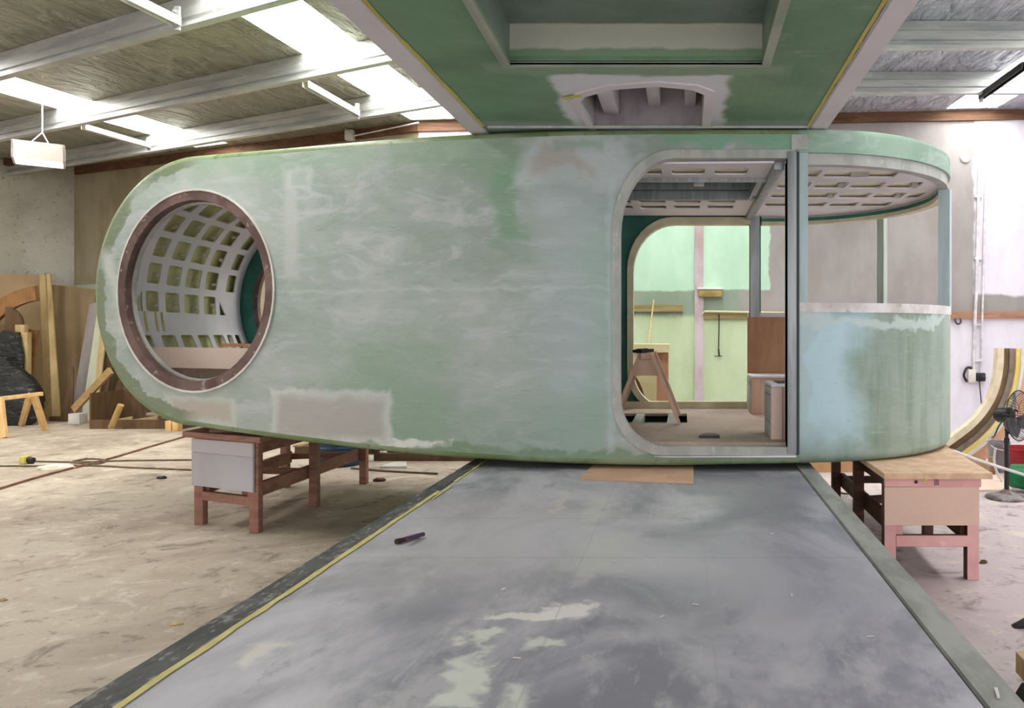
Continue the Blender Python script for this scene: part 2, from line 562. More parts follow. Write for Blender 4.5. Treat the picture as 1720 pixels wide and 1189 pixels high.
conduit([W(1176, 545), W(1178, 528), W(1184, 523, 0.08), W(1340, 526, 0.08)], 0.018, 'horizontal conduit along the ledge seen through the doorway, bent down at one end', m=mat('cream conduit', (196, 188, 146), rough=0.5))
r = thing('wall_vent', 'round white vent cover high on the grey concrete wall', 'vent', W(1621, 273, 0))
c = W(1621, 265, 0.0)
mb = MB(); mb.lathe([(0.085, 0), (0.085, 0.02), (0.07, 0.035), (0.0, 0.035)], c, (0, -1, 0)); part('cover', mb, M['white_steel'], r)
r = thing('power_outlet', 'white power outlet with black plugs on the wall below the conduits', 'outlet', W(1630, 645, 0))
a, b = W(1624, 642, 0), W(1637, 620, 0)
mb = MB(); mb.box(a.x, b.x, WY - 0.07, WY - 0.003, a.z, b.z, 0.01); part('box', mb, M['white_steel'], r)
a, b = W(1638, 640, 0), W(1652, 626, 0)
mb = MB(); mb.box(a.x, b.x, WY - 0.1, WY - 0.003, a.z, b.z, 0.015); part('plug', mb, M['black'], r, 'black plug')
mb = MB(); mb.lathe([(0.035, 0), (0.04, 0.05), (0.02, 0.08), (0.0, 0.08)], W(1648, 633, 0.1), (0.5, -1, -0.2), 12); part('plug', mb, M['black'], r, 'round black plug')
mb = MB(); mb.tube(curve_pts([W(1632, 618, 0.05), W(1624, 618, 0.06), W(1619, 630, 0.06), W(1624, 641, 0.05)]), 0.02); part('cord', mb, M['black'], r, 'dark looped lead')
mb = MB()
mb.tube(curve_pts([W(1607, 530, 0.02), W(1604, 537, 0.07), W(1608, 544, 0.09), W(1614, 541, 0.09), W(1612, 533, 0.05)]), 0.014)
solo('wall_hook', mb, M['dark_steel'], 'black ring hook under the timber ledge, right of the green cabin', 'hook')
r = thing('bulkhead_light', 'long yellowed light fitting on the wall beside the pilaster, seen through the doorway', 'light', W(1192, 500, 0))
a, b = W(1171, 487, 0), W(1214, 485, 0)
mb = MB(); mb.box(a.x, b.x, WY - 0.13, WY - 0.004, b.z - 0.02, b.z + 0.012, 0.006); part('base', mb, M['white_steel'], r)
mb = MB(); mb.box(a.x + 0.02, b.x - 0.01, WY - 0.12, WY - 0.005, b.z - 0.14, b.z - 0.02, 0.02); part('diffuser', mb, mat('yellowed plastic', (156, 138, 84), (132, 112, 64), 5, rough=0.4), r, 'yellowed plastic cover')
r = thing('hanging_tool', 'thin black hook rod hanging from the ledge, seen through the doorway', 'tool', W(1208, 600, 0))
mb = MB(); mb.tube([W(1208, 528, 0.06), W(1207, 586, 0.05)], 0.01, 6); part('rod', mb, M['black'], r)
mb = MB(); mb.tube([W(1200, 598, 0.05), W(1213, 598, 0.05)], 0.008, 6); mb.tube([W(1207, 586, 0.05), W(1208, 598, 0.05)], 0.016, 6); part('crossbar', mb, M['dark_steel'], r)
r = thing('cable_box', 'small white junction box on the timber beam left of the canopy', 'box', P(588, 232, 12.6))
a = P(588, 228, 12.9)
mb = MB(); mb.box(a.x - 0.07, a.x + 0.07, a.y - 0.06, a.y + 0.05, a.z - 0.08, a.z + 0.09, 0.012); part('box', mb, M['white_steel'], r)
mb = MB(); mb.tube(curve_pts([a + Vector((0.07, 0, 0)), a + Vector((0.8, -0.38, 0.02)), a + Vector((1.35, -0.62, 0.05))]), 0.012, 6); part('cable', mb, M['conduit'], r)

# hanging lamp
c = P(66, 258, 10.5)
root = thing('pendant_lamp', 'square white box lamp hanging on cords from the roof at the left', 'lamp', c)
R40 = Matrix.Rotation(math.radians(38), 3, 'Z')
def rotbox(mb, c, hx, hy, z0, z1):
    pts = [R40 @ Vector((sx * hx, sy * hy, 0)) for sx, sy in ((-1, -1), (1, -1), (1, 1), (-1, 1))]
    mb.hexa([c + p + Vector((0, 0, z0)) for p in pts], [c + p + Vector((0, 0, z1)) for p in pts])
mb = MB()
for s in (-1, 1):
    for ax in (0, 1):
        off = R40 @ (Vector((s * 0.265, 0, 0)) if ax == 0 else Vector((0, s * 0.265, 0)))
        rotbox(mb, c + off, 0.012 if ax == 0 else 0.277, 0.277 if ax == 0 else 0.012, -0.13, 0.1)
rotbox(mb, c, 0.27, 0.27, 0.09, 0.105)
part('housing', mb, mat('white lamp housing', (200, 186, 178), rough=0.5), root)
mb = MB(); rotbox(mb, c, 0.25, 0.25, -0.112, -0.1)
part('diffuser', mb, mat_emit('lit diffuser', (255, 255, 255), 4.0), root, 'glowing square underside')
mb = MB()
for s in (-1, 1):
    a = c + R40 @ Vector((s * 0.12, 0, 0.1))
    mb.tube([a, c + Vector((0, 0.05, 0.3)), Vector((c.x, c.y + 0.05, RZ(c.x, c.y)))], 0.008, 5)
part('cord', mb, M['conduit'], root)

# ------------------------------------------------------------------ the green fibreglass cabin
ZT, DEP, RF = 3.11, 2.7, 0.045
def D(x):
    if x >= 0:
        return 5.5
    if x > -2.5:
        return 5.5 + 0.061 * x * x
    return 5.88125 + 0.305 * (-x - 2.5)
def ZB(x):
    return 0.707 + (0.01125 * x * x if x < 0 else 0.018 * x)
def MP(x, v, z):
    return Vector((x + v * 0.025 * min(x, 0.0), D(x) + v, z))
def PB(px, py):
    """position (x, z) on the cabin's front face of a place in the picture"""
    x = (px - CX) / FPX * 5.7
    for _ in range(30):
        x = (px - CX) / FPX * D(x)
    return x, CAMZ + (CY - py) / FPX * D(x)
XE, XS = -4.0, 0.958
RE = (ZT - ZB(XE)) / 2; ZE = (ZT + ZB(XE)) / 2
RC, RY, RR = 0.95, 6.85, 1.35            # round end: centre and radius in plan
XJ = 0.835

def shell_path():
    pts = []
    for x in [XJ - k * (XJ - XE) / 34 for k in range(34)]:
        pts.append((x, ZT, 0, 1))
    for k in range(37):
        a = math.radians(90 + 180 * k / 36)
        pts.append((XE + RE * XS * math.cos(a), ZE + RE * math.sin(a), math.cos(a), math.sin(a)))
    for k in range(1, 35):
        x = XE + k * (XJ - XE) / 34
        pts.append((x, ZB(x), 0, -1))
    return pts
PATH = shell_path()
def inset(off):
    return [(x - nx * off * XS, z - nz * off) for x, z, nx, nz in PATH]

def body_mat(name, kind):
    t = NT(name)
    p = t.pos
    n1 = t.noise(t.vmul(p, (1.0, 1.0, 1.5)), 0.9, 6, 0.62, 0.7)
    n2 = t.noise(t.vadd(t.vmul(p, (0.8, 1, 2.4)), (3, 0, 8)), 2.6, 6, 0.68, 0.9)
    n3 = t.noise(t.vmul(p, (2.0, 2, 14)), 4.0, 5, 0.7)
    if kind == 'front':
        c = t.mix(t.ramp(n1, 0.36, 0.64), rgb(168, 175, 168), rgb(146, 159, 149))
        c = t.mix(t.ramp(n2, 0.46, 0.66, 0, 0.85), c, rgb(182, 185, 186))
        c = t.mix(t.ramp(n2, 0.28, 0.42, 0.5, 0), c, rgb(128, 152, 130))
        w = t.warped(0.6, 1.6)
        w2 = t.warped(0.13, 6.0)
        def patch(x0, y0, x1, y1, col, soft, amt=1.0, ww=None):
            nonlocal c
            a, b = PB(x0, y1), PB(x1, y0)
            f = t.box(ww or w, 'XZ', (a[0], a[1]), (b[0], b[1]), soft)
            c = t.mix(t.math('MULTIPLY', f, amt), c, rgb(*col))
        # grey-lilac sanded area beside the door, green areas along the top and bottom
        patch(900, 250, 1040, 790, (166, 180, 182), 0.25, 0.6)
        patch(985, 380, 1032, 800, (150, 176, 164), 0.06, 0.5)
        patch(660, 205, 880, 300, (126, 156, 126), 0.10, 0.6)
        patch(828, 260, 876, 412, (122, 154, 126), 0.06, 0.8)
        patch(1105, 180, 1400, 253, (124, 168, 140), 0.04, 0.9)
        patch(330, 240, 640, 300, (140, 166, 142), 0.10, 0.6)
        patch(560, 560, 760, 760, (136, 162, 140), 0.2, 0.6)
        patch(560, 660, 1040, 800, (134, 158, 138), 0.14, 0.45)
        patch(575, 737, 700, 746, (214, 214, 208), 0.012, 0.9, w2)
        patch(640, 741, 760, 748, (214, 214, 208), 0.012, 0.9, w2)
        # belt of filler along the middle
        patch(466, 483, 1030, 492, (186, 196, 192), 0.02, 0.75, w2)
        patch(466, 508, 960, 512, (176, 186, 180), 0.02, 0.5, w2)
        # filler patches with pale borders
        patch(276, 668, 398, 712, (186, 190, 182), 0.02, 0.9, w2)
        patch(290, 676, 388, 702, (176, 162, 150), 0.03, 0.75, w2)
        patch(454, 660, 658, 738, (190, 194, 190), 0.025, 0.9, w2)
        patch(466, 672, 646, 730, (168, 164, 158), 0.04, 0.9, w2)
        patch(455, 655, 512, 662, (196, 200, 194), 0.02, 0.8, w2)
        patch(476, 285, 500, 470, (182, 186, 182), 0.04, 0.75, w2)
        patch(484, 280, 524, 318, (186, 190, 186), 0.02, 0.6, w2)
        patch(488, 286, 518, 312, (158, 172, 162), 0.02, 0.8, w2)
        patch(870, 225, 1040, 300, (184, 192, 192), 0.06, 0.8)
        patch(896, 240, 985, 284, (172, 164, 156), 0.05, 0.8)
        patch(930, 236, 1010, 252, (138, 164, 142), 0.03, 0.7, w2)
        s = t.n.new('ShaderNodeSeparateXYZ'); t.link(p, s.inputs[0])
        dx = t.math('MULTIPLY', t.math('SUBTRACT', s.outputs['X'], XE), 1 / XS)
        dz = t.math('SUBTRACT', s.outputs['Z'], ZE)
        rr = t.math('SQRT', t.math('ADD', t.math('MULTIPLY', dx, dx), t.math('MULTIPLY', dz, dz)))
        wob = t.math('MULTIPLY', t.math('SUBTRACT', t.noise(p, 2.6, 5, 0.65), 0.5), 0.34)
        oliv = t.math('MULTIPLY', t.ramp(t.math('ADD', rr, wob), 0.98, 1.0), t.ramp(s.outputs['X'], -3.9, -4.15))
        c = t.mix(t.math('MULTIPLY', oliv, 0.85), c, rgb(112, 124, 92))
        low = t.ramp(t.math('ADD', s.outputs['Z'], wob), 0.83, 0.79)
        c = t.mix(t.math('MULTIPLY', low, 0.7), c, rgb(112, 136, 104))
        # pale sanded band just inside the rounded edge at the porthole end
        patch(184, 430, 206, 560, (192, 196, 190), 0.06, 0.8)
        patch(225, 300, 330, 345, (176, 186, 176), 0.1, 0.6)
        patch(960, 500, 1030, 506, (178, 190, 188), 0.03, 0.4, w2)
        patch(1020, 300, 1034, 760, (182, 196, 196), 0.02, 0.5, w2)
    elif kind == 'panel':
        c = t.mix(t.ramp(n1, 0.36, 0.64), rgb(152, 166, 154), rgb(130, 147, 132))
        v1 = t.noise(t.vmul(p, (5, 5, 0.5)), 1.6, 5, 0.6)
        c = t.mix(t.ramp(v1, 0.42, 0.66, 0, 0.7), c, rgb(116, 138, 116))
        w = t.warped(0.7, 1.8)
        c = t.mix(t.box(w, 'XZ', (0.6, 0.85), (1.28, 1.85), 0.2), c, rgb(180, 208, 216))
        c = t.mix(t.math('MULTIPLY', t.box(w, 'XZ', (0.8, 0.9), (0.93, 1.8), 0.02), 0.6), c, rgb(176, 190, 186))
        c = t.mix(t.math('MULTIPLY', t.box(w, 'XZ', (0.8, 1.72), (3, 1.8), 0.02), 0.7), c, rgb(194, 208, 206))
        c = t.mix(t.math('MULTIPLY', t.box(w, 'XZ', (2.05, 0.8), (3, 1.7), 0.1), 0.5), c, rgb(170, 180, 168))
    else:
        c = t.mix(t.ramp(n1, 0.38, 0.62), rgb(148, 176, 156), rgb(136, 164, 144))
        c = t.mix(t.ramp(n2, 0.5, 0.66, 0, 0.7), c, rgb(176, 190, 180))
    c = t.mix(t.ramp(n3, 0.56, 0.72, 0, 0.35), c, rgb(190, 198, 190))
    c = t.mix(t.ramp(n3, 0.28, 0.42, 0.3, 0), c, rgb(96, 116, 98))
    t.bump(t.math('ADD', n2, t.math('MULTIPLY', n3, 0.4)), 0.06)
    return t.done(c, 0.55, 0, 0.35)

M['body'] = body_mat('sanded green fibreglass', 'front')
M['panel'] = body_mat('sanded blue-green fibreglass', 'panel')
M['band'] = body_mat('mint fibreglass band', 'band')
M['edge'] = mat('dark green resin edge', (112, 130, 88), (140, 156, 122), 1.6, (1, 1, 1), 0.42, col3=(86, 106, 66), lo3=0.55, hi3=0.68)
M['teal'] = mat('teal inner skin', (64, 128, 112), (52, 106, 92), 2.0, rough=0.5)
M['lining'] = mat('lilac white lining board', (232, 228, 234), (222, 218, 226), 1.2, rough=0.6)
M['cream'] = mat('cream resin skin', (214, 212, 160), (194, 194, 138), 5, rough=0.45, col3=(226, 222, 190))
M['creamwhite'] = mat('cream ceiling skin', (248, 243, 222), (240, 232, 200), 4, rough=0.5)
M['frame'] = mat('primed grey frame', (178, 178, 172), (160, 162, 156), 3, (2, 2, 1), 0.6, col3=(196, 196, 192))
M['alu'] = mat('brushed aluminium frame', (166, 170, 172), (146, 150, 152), 3, (8, 8, 0.5), 0.42, 0.35)
M['ring'] = mat('laminated red-brown ring', (112, 88, 82), (86, 64, 60), 4, (1, 1, 1), 0.6, col3=(184, 170, 164), lo3=0.6, hi3=0.72)
M['rimcream'] = mat('pale laminated rim', (212, 206, 176), (196, 188, 156), 5, rough=0.6)
M['ply'] = mat('dusty pinkish floor ply', (180, 160, 145), (164, 144, 128), 1.6, (1, 1, 1), 0.7, col3=(198, 180, 166))
M['brownply'] = mat_wood('brown plywood', (184, 138, 108), (166, 120, 92), (2, 2, 0.5), 2.2)
M['pinkmdf'] = mat('pale pink board', (230, 206, 190), (222, 194, 178), 1.5, rough=0.65)
M['rubber'] = mat('dark seal', (60, 66, 62), rough=0.6)

cabin = thing('caravan_cabin', 'long green fibreglass cabin with round end window, door opening and rounded glassless bay', 'cabin', (-1.4, 7.0, 0.71))

# outer skin: front face, wrapped roof / round end / underside
def circ(r, n=56, c=(XE, ZE)):
    return [(c[0] + r * XS * math.cos(2 * math.pi * k / n), c[1] + r * math.sin(2 * math.pi * k / n)) for k in range(n)]
door_outer = rrect(-0.495, 0.812, 0.785, 2.953, [(0.36, 0.40), (0, 0), (0, 0), (0.43, 0.58)], 10)
door_inner = rrect(-0.436, 0.749, 0.845, 2.893, [(0.31, 0.35), (0, 0), (0, 0), (0.39, 0.53)], 10)
cutsA = arange(-5.0, 0.8, 0.16); cutsB = arange(0.9, 3.1, 0.3)
mb = MB()
mb.plate(inset(RF), [circ(0.82), door_outer], 0.045, MP, cutsA, cutsB)
part('front_skin', mb, M['body'], cabin)
mb = MB()
prof = []
for k in range(6):
    a = math.radians(18 * k); prof.append((RF * (1 - math.sin(a)), RF * (1 - math.cos(a))))
prof = prof + [(o, DEP - v) for o, v in prof[::-1]]
mb.grid([[MP(x, v, z) for x, z in inset(o)] for o, v in prof])
part('wrap_skin', mb, M['edge'], cabin, 'darker green rounded edge and underside')
far_door = rrect(-0.53, 0.80, 0.86, 2.86, [(0.33, 0.40), (0, 0), (0, 0), (0.45, 0.55)], 10)
far_door_in = rrect(-0.475, 0.70, 0.90, 2.79, [(0.30, 0.37), (0, 0), (0, 0), (0.41, 0.50)], 10)
mb = MB()
mb.plate(inset(RF), [circ(0.82), far_door], 0.04, lambda a, d, b: MP(a, DEP - 0.04 + d, b), cutsA, cutsB)
part('rear_skin', mb, M['teal'], cabin, 'teal inner face of the far wall')

# porthole ring, liner and bead; far porthole
mb = MB(); mb.plate(circ(0.82), [circ(0.742)], 0.1, lambda a, d, b: MP(a, d - 0.012, b)); ring = part('porthole_ring', mb, M['ring'], cabin, 'red-brown laminated ring')
mb = MB(); mb.plate(circ(0.80), [circ(0.728)], 0.05, lambda a, d, b: MP(a, d + 0.089, b)); part('porthole_liner', mb, M['frame'], cabin, 'grey inner lip of the round window')
mb = MB(); mb.plate(circ(0.835), [circ(0.818)], 0.03, lambda a, d, b: MP(a, d - 0.018, b)); part('porthole_bead', mb, M['white_steel'], ring, 'thin pale bead round the ring')
mb = MB(); mb.plate(circ(0.82), [circ(0.76)], 0.08, lambda a, d, b: MP(a, DEP - 0.07 + d, b)); part('far_porthole_ring', mb, M['ring'], cabin)

# door frame
mb = MB(); mb.plate(door_outer, [door_inner], 0.11, lambda a, d, b: MP(a, d - 0.014, b), arange(-0.4, 0.8, 0.2)); dframe = part('door_frame', mb, M['frame'], cabin)
bead_o = rrect(-0.507, 0.812, 0.773, 2.965, [(0.37, 0.41), (0, 0), (0, 0), (0.44, 0.59)], 10)
mb = MB(); mb.plate(bead_o, [door_outer], 0.025, lambda a, d, b: MP(a, d - 0.024, b), arange(-0.4, 0.8, 0.2)); part('door_bead', mb, M['lining'], dframe, 'pale raised edge round the door frame')
mb = MB(); mb.box(0.749, 0.812, 5.47, 5.62, 0.80, 2.94, 0.004); part('door_post', mb, M['alu'], cabin, 'bare aluminium door post')
mb = MB(); mb.box(0.8125, 0.8345, 5.488, 5.56, 0.79, 2.94); part('seal_strip', mb, M['rubber'], cabin, 'dark seal beside the door post')
mb = MB()
mb.plate(rrect(-0.535, 0.72, 0.85, 2.865, [(0.335, 0.405), (0, 0), (0, 0), (0.455, 0.555)], 10), [rrect(-0.475, 0.715, 0.895, 2.79, [(0.30, 0.37), (0, 0), (0, 0), (0.41, 0.50)], 10)], 0.13, lambda a, d, b: MP(a, DEP - 0.13 + d, b), arange(-0.4, 0.7, 0.2))
part('far_door_rim', mb, M['rimcream'], cabin, 'cream laminated rim of the far door')

# round end: plan path and sweeps
def plan_path(x0=XJ, x1=XJ, n=40, r=0.0):
    pts = [(Vector((x0, RY - RR)), Vector((0, -1)))]
    for k in range(n + 1):
        a = math.radians(-90 + 180 * k / n)
        pts.append((Vector((RC + RR * math.cos(a), RY + RR * math.sin(a))), Vector((math.cos(a), math.sin(a)))))
    pts.append((Vector((x1, RY + RR)), Vector((0, 1))))
    return pts
def sweep_plan(path, prof, zf=None):
    mb = MB()
    rows = []
    for p, n in path:
        rows.append([Vector((p.x + n.x * o, p.y + n.y * o, z + (zf(p.x) if zf else 0))) for o, z in prof])
    vs = mb.grid(rows, close_v=True)
    mb.bm.faces.new(vs[0]); mb.bm.faces.new(vs[-1][::-1])
    return mb
arc6 = [math.radians(18 * k) for k in range(6)]
lowprof = [(-0.06 * (1 - math.sin(a)), 0.06 * (1 - math.cos(a))) for a in arc6]
zrise = lambda x: ZB(x) - ZB(XJ)
z0 = ZB(XJ)
mb = sweep_plan(plan_path(XJ, 0.70), [(o, z0 + z + 0.0) for o, z in lowprof] + [(0, 1.0), (0, 1.80), (-0.05, 1.80), (-0.05, z0 + 0.07)], None)
# lift the lower edge towards the tip of the bay
for v in mb.bm.verts:
    if v.co.z < 0.8:
        v.co.z += zrise(v.co.x)
part('bay_panel', mb, M['panel'], cabin, 'blue-green curved panel below the bay windows')
mb = sweep_plan(plan_path(XJ, 0.70), [(0.006, 1.80), (0.006, 1.868), (-0.075, 1.868), (-0.075, 1.80)])
part('bay_sill', mb, mat('whitewashed sill', (222, 218, 220), (198, 190, 186), 4, rough=0.6, col3=(170, 150, 138)), cabin, 'white sill along the top of the curved panel')
mb = MB()
mb.slab([(p.x - n.x * 0.05, p.y - n.y * 0.05, ZB(p.x)) for p, n in plan_path()], (0, 0, 0.03))
part('bay_underside', mb, M['edge'], cabin)
mb = sweep_plan(plan_path(), [(-0.055, 2.935), (-0.0, 2.935), (0.0, ZT - RF)] + [(-RF * (1 - math.cos(a)), ZT - RF * (1 - math.sin(a))) for a in arc6] + [(-0.055, ZT)])
part('bay_band', mb, M['band'], cabin, 'mint band round the top of the bay')
mb = sweep_plan(plan_path(), [(-0.10, 2.855), (-0.022, 2.855), (-0.022, 2.934), (-0.10, 2.934)])
part('bay_lip', mb, M['frame'], cabin, 'grey lip under the mint band')
mb = MB()
mb.slab([(p.x - n.x * 0.045, p.y - n.y * 0.045, ZT - 0.02) for p, n in plan_path()], (0, 0, 0.02))
part('bay_roof', mb, M['band'], cabin)
def far_path():
    return [(p, n) for p, n in plan_path() if n.y > -0.25 and p.x > 0.9 or n.y > 0.5]
mb = sweep_plan(far_path(), [(-0.105, 2.785), (-0.025, 2.785), (-0.025, 2.82), (-0.105, 2.82)]); part('bay_rim', mb, M['rimcream'], cabin, 'cream rim along the back of the bay opening')
mb = sweep_plan(far_path(), [(-0.095, 2.8205), (-0.03, 2.8205), (-0.03, 2.8545), (-0.095, 2.8545)]); part('bay_rim_skin', mb, M['teal'], cabin, 'teal strip above the cream rim')
mb = MB(); mb.box(XJ - 0.055, XJ + 0.06, 5.492, 5.5, 2.955, 3.062); part('join_strip', mb, M['frame'], cabin, 'grey patch where the bay joins the body')

# posts of the bay and far side
def post(mb, x, y, z0, z1, w, d, ang):
    ca, sa = math.cos(ang), math.sin(ang)
    q = [(x + a * w / 2 * ca - b * d / 2 * sa, y + a * w / 2 * sa + b * d / 2 * ca) for a, b in ((-1, -1), (1, -1), (1, 1), (-1, 1))]
    mb.hexa([(a, b, z0) for a, b in q], [(a, b, z1) for a, b in q])
M['bluepost'] = mat('pale blue-green post', (178, 194, 196), (164, 182, 182), 2, (6, 6, 0.6), 0.55)
M['palepost'] = mat('pale grey-green post', (172, 182, 170), (150, 160, 148), 2, (6, 6, 0.6), 0.55)
mb = MB(); post(mb, 0.868, 5.54, 1.868, 2.936, 0.062, 0.07, 0); part('window_post', mb, M['bluepost'], cabin, 'blue-green window post beside the door')
mb = MB(); post(mb, 2.21, 6.50, 1.868, 2.856, 0.075, 0.095, math.radians(60)); part('window_post', mb, M['bluepost'], cabin, 'pale blue post at the tip of the bay')
mb = MB(); post(mb, 2.0, 7.72, 1.868, 2.856, 0.07, 0.085, math.radians(-40)); part('window_post', mb, M['palepost'], cabin, 'grey-green post at the back of the bay')
mb = MB(); post(mb, 0.765, 8.13, 0.87, 2.88, 0.1, 0.09, 0); part('far_door_post', mb, M['alu'], cabin, 'aluminium post of the far door')

# ceiling lattice, its skin and the roof well
ZC = 2.875
holesL = []
for y0, y1 in ((5.74, 5.98), (7.12, 7.30), (7.42, 7.62)):
    for k in range(4):
        x1 = 0.50 - k * 0.325
        holesL.append(rrect(x1 - 0.25, x1, y0, y1, 0.03, 3))
well = [(-0.82, 6.12), (0.62, 6.12), (0.62, 6.93), (-0.82, 6.93)]
toC = lambda a, d, b: Vector((a, b, ZC + d))
mb = MB(); mb.plate([(-0.85, 5.62), (0.665, 5.56), (0.665, 8.05), (-0.85, 8.05)], holesL + [well], 0.014, toC); part('ceiling_panel', mb, M['lining'], cabin, 'white ceiling panel with cut-outs beside the roof well', smooth=False)
half = [(0.745, RY - RR + 0.06)] + [(RC + (RR - 0.07) * math.cos(math.radians(-90 + 6 * k)), RY + (RR - 0.07) * math.sin(math.radians(-90 + 6 * k))) for k in range(31)] + [(0.745, RY + RR - 0.12)]
holesR = []
for (y0, y1) in ((5.80, 6.10), (6.27, 6.56), (6.74, 7.03), (7.22, 7.50)):
    for k in range(5):
        x0 = 0.80 + k * 0.305
        x1 = x0 + 0.26
        if y0 < 6 and k == 2:
            continue
        if y0 < 6 and k == 1:
            x1 = x0 + 0.56
        inside = all(math.hypot(max(x - RC, 0), y - RY) < RR - 0.13 for x in (x0, x1) for y in (y0, y1))
        if inside:
            holesR.append(rrect(x0, x1, y0, y1, 0.035, 3))
        elif all(math.hypot(max(x - RC, 0), y - RY) < RR - 0.13 for x, y in ((x0, y0), (x0, y1))) or math.hypot(max(x0 + 0.05 - RC, 0), (y0 + y1) / 2 - RY) < RR - 0.2:
            pts = []
            for i in range(9):
                for xx, yy in ((x0, y0 + (y1 - y0) * i / 8),):
                    mx = RC + math.sqrt(max((RR - 0.15) ** 2 - (yy - RY) ** 2, 0))
                    pts.append((min(x1, mx), yy))
            if min(p[0] for p in pts) > x0 + 0.04:
                holesR.append([(x0, y0)] + pts + [(x0, y1)])
mb = MB(); mb.plate(half, holesR, 0.014, toC); bayceil = part('bay_ceiling_panel', mb, M['lining'], cabin, 'white bay ceiling panel with rows of cut-outs', smooth=False)
mb = MB(); mb.slab([(-0.85, 5.62, ZC + 0.03), (0.665, 5.56, ZC + 0.03), (0.665, 6.10, ZC + 0.03), (-0.85, 6.10, ZC + 0.03)], (0, 0, 0.01))
mb.slab([(-0.85, 6.95, ZC + 0.03), (0.665, 6.95, ZC + 0.03), (0.665, 8.12, ZC + 0.03), (-0.85, 8.12, ZC + 0.03)], (0, 0, 0.01))
mb.slab([(x, y, ZC + 0.03) for x, y in half], (0, 0, 0.01))
part('roof_skin', mb, M['creamwhite'], cabin, 'cream inner skin above the cut-outs')
for k in (1, 2, 4):
    for y in (6.47, 6.95):
        x = 0.80 + 0.305 * (k - 1) + 0.2
        mb = MB(); mb.box(x, x + 0.05, y - 0.04, y + 0.04, ZC + 0.004, ZC + 0.029); part('ceiling_bracket', mb, M['frame'], bayceil)
mb = MB(); mb.box(1.32, 1.46, 6.02, 6.08, ZC + 0.004, ZC + 0.029); part('ceiling_bracket', mb, M['frame'], bayceil)
mb = MB()
x0, x1, y0, y1, zt = -0.82, 0.62, 6.12, 6.93, ZC + 0.20
mb.face([(x0, y0, zt), (x1, y0, zt), (x1, y1, zt), (x0, y1, zt)])
mb.face([(x0, y0, ZC), (x1, y0, ZC), (x1, y0, zt), (x0, y0, zt)]); mb.face([(x0, y1, ZC), (x1, y1, ZC), (x1, y1, zt), (x0, y1, zt)])
mb.face([(x1, y0, ZC), (x1, y1, ZC), (x1, y1, zt), (x1, y0, zt)]); mb.face([(x0, y0, ZC), (x0, y1, ZC), (x0, y1, zt), (x0, y0, zt)])
well_part = part('roof_well', mb, mat('grey green well', (112, 128, 116), (92, 104, 96), 3, rough=0.5), cabin, 'grey-green recess in the ceiling')
mb = MB()
mb.box(-0.85, 0.665, 6.09, 6.125, ZC - 0.03, ZC + 0.03); mb.box(-0.85, 0.665, 6.925, 6.965, ZC - 0.03, ZC + 0.05)
mb.box(-0.82, 0.62, 6.84, 6.86, ZC + 0.05, ZC + 0.13); mb.box(0.60, 0.625, 6.12, 6.93, ZC - 0.02, ZC + 0.1)
part('well_frame', mb, M['alu'], well_part, 'aluminium angle round the recess')
mb = MB(); mb.box(0.668, 0.742, 5.60, 8.12, ZC - 0.04, ZC + 0.05, 0.004); part('ceiling_beam', mb, M['alu'], cabin, 'aluminium beam across the ceiling')
mb = MB(); mb.box(0.10, 0.19, 6.55, 6.62, ZC + 0.03, ZC + 0.12, 0.008); part('well_clip', mb, M['white_steel'], well_part)
mb = MB(); mb.lathe([(0.045, 0), (0.055, 0.03), (0.045, 0.07), (0.0, 0.075)], (-0.24, 6.2, ZC + 0.0), (0, 0, 1), 14); part('well_plug', mb, mat('yellow plastic', (212, 200, 60), rough=0.45), well_part, 'yellow plug in the recess')

# floor with hatch
hatch = [(-0.57, 6.78), (0.05, 6.78), (0.05, 7.58), (-0.57, 7.58)]
flo = [(-2.2, 5.62)] + [(RC - 0.05, 5.56)] + [(RC + (RR - 0.06) * math.cos(math.radians(-90 + 7.5 * k)), RY + (RR - 0.06) * math.sin(math.radians(-90 + 7.5 * k))) for k in range(25)] + [(-2.0, 8.15)]
flo[0] = (-2.0, 5.80)
flo.insert(1, (-0.8, 5.60))
mb = MB(); mb.plate(flo, [hatch], 0.025, lambda a, d, b: Vector((a, b, 0.842 + d))); cfloor = part('cabin_floor', mb, M['ply'], cabin, 'dusty pinkish floor of the cabin', smooth=False)
mb = MB(); mb.slab([(x, y, 0.79) for x, y in hatch], (0, 0, -0.01)); part('hatch_pan', mb, mat('dark blue-grey pan', (44, 52, 62), (30, 34, 42), 4, rough=0.4), cfloor, 'dark pan below the floor hatch')
mb = MB(); mb.box(-0.44, -0.36, 6.78, 7.58, 0.80, 0.864); mb.box(-0.13, -0.03, 6.78, 7.58, 0.80, 0.864); part('hatch_bar', mb, M['frame'], cfloor, 'grey bars across the hatch')
mb = MB(); mb.box(-0.6, 0.7, 8.06, 8.14, 0.866, 0.94); part('far_sill', mb, M['rimcream'], cabin)
mb = MB(); mb.slab([(0.685, 8.08, 0.87), (1.75, 8.08, 0.87), (1.75, 8.08, 1.82), (0.685, 8.08, 1.82)], (0, -0.02, 0)); part('rear_lining', mb, M['brownply'], cabin, 'bare brown plywood below the far bay window')

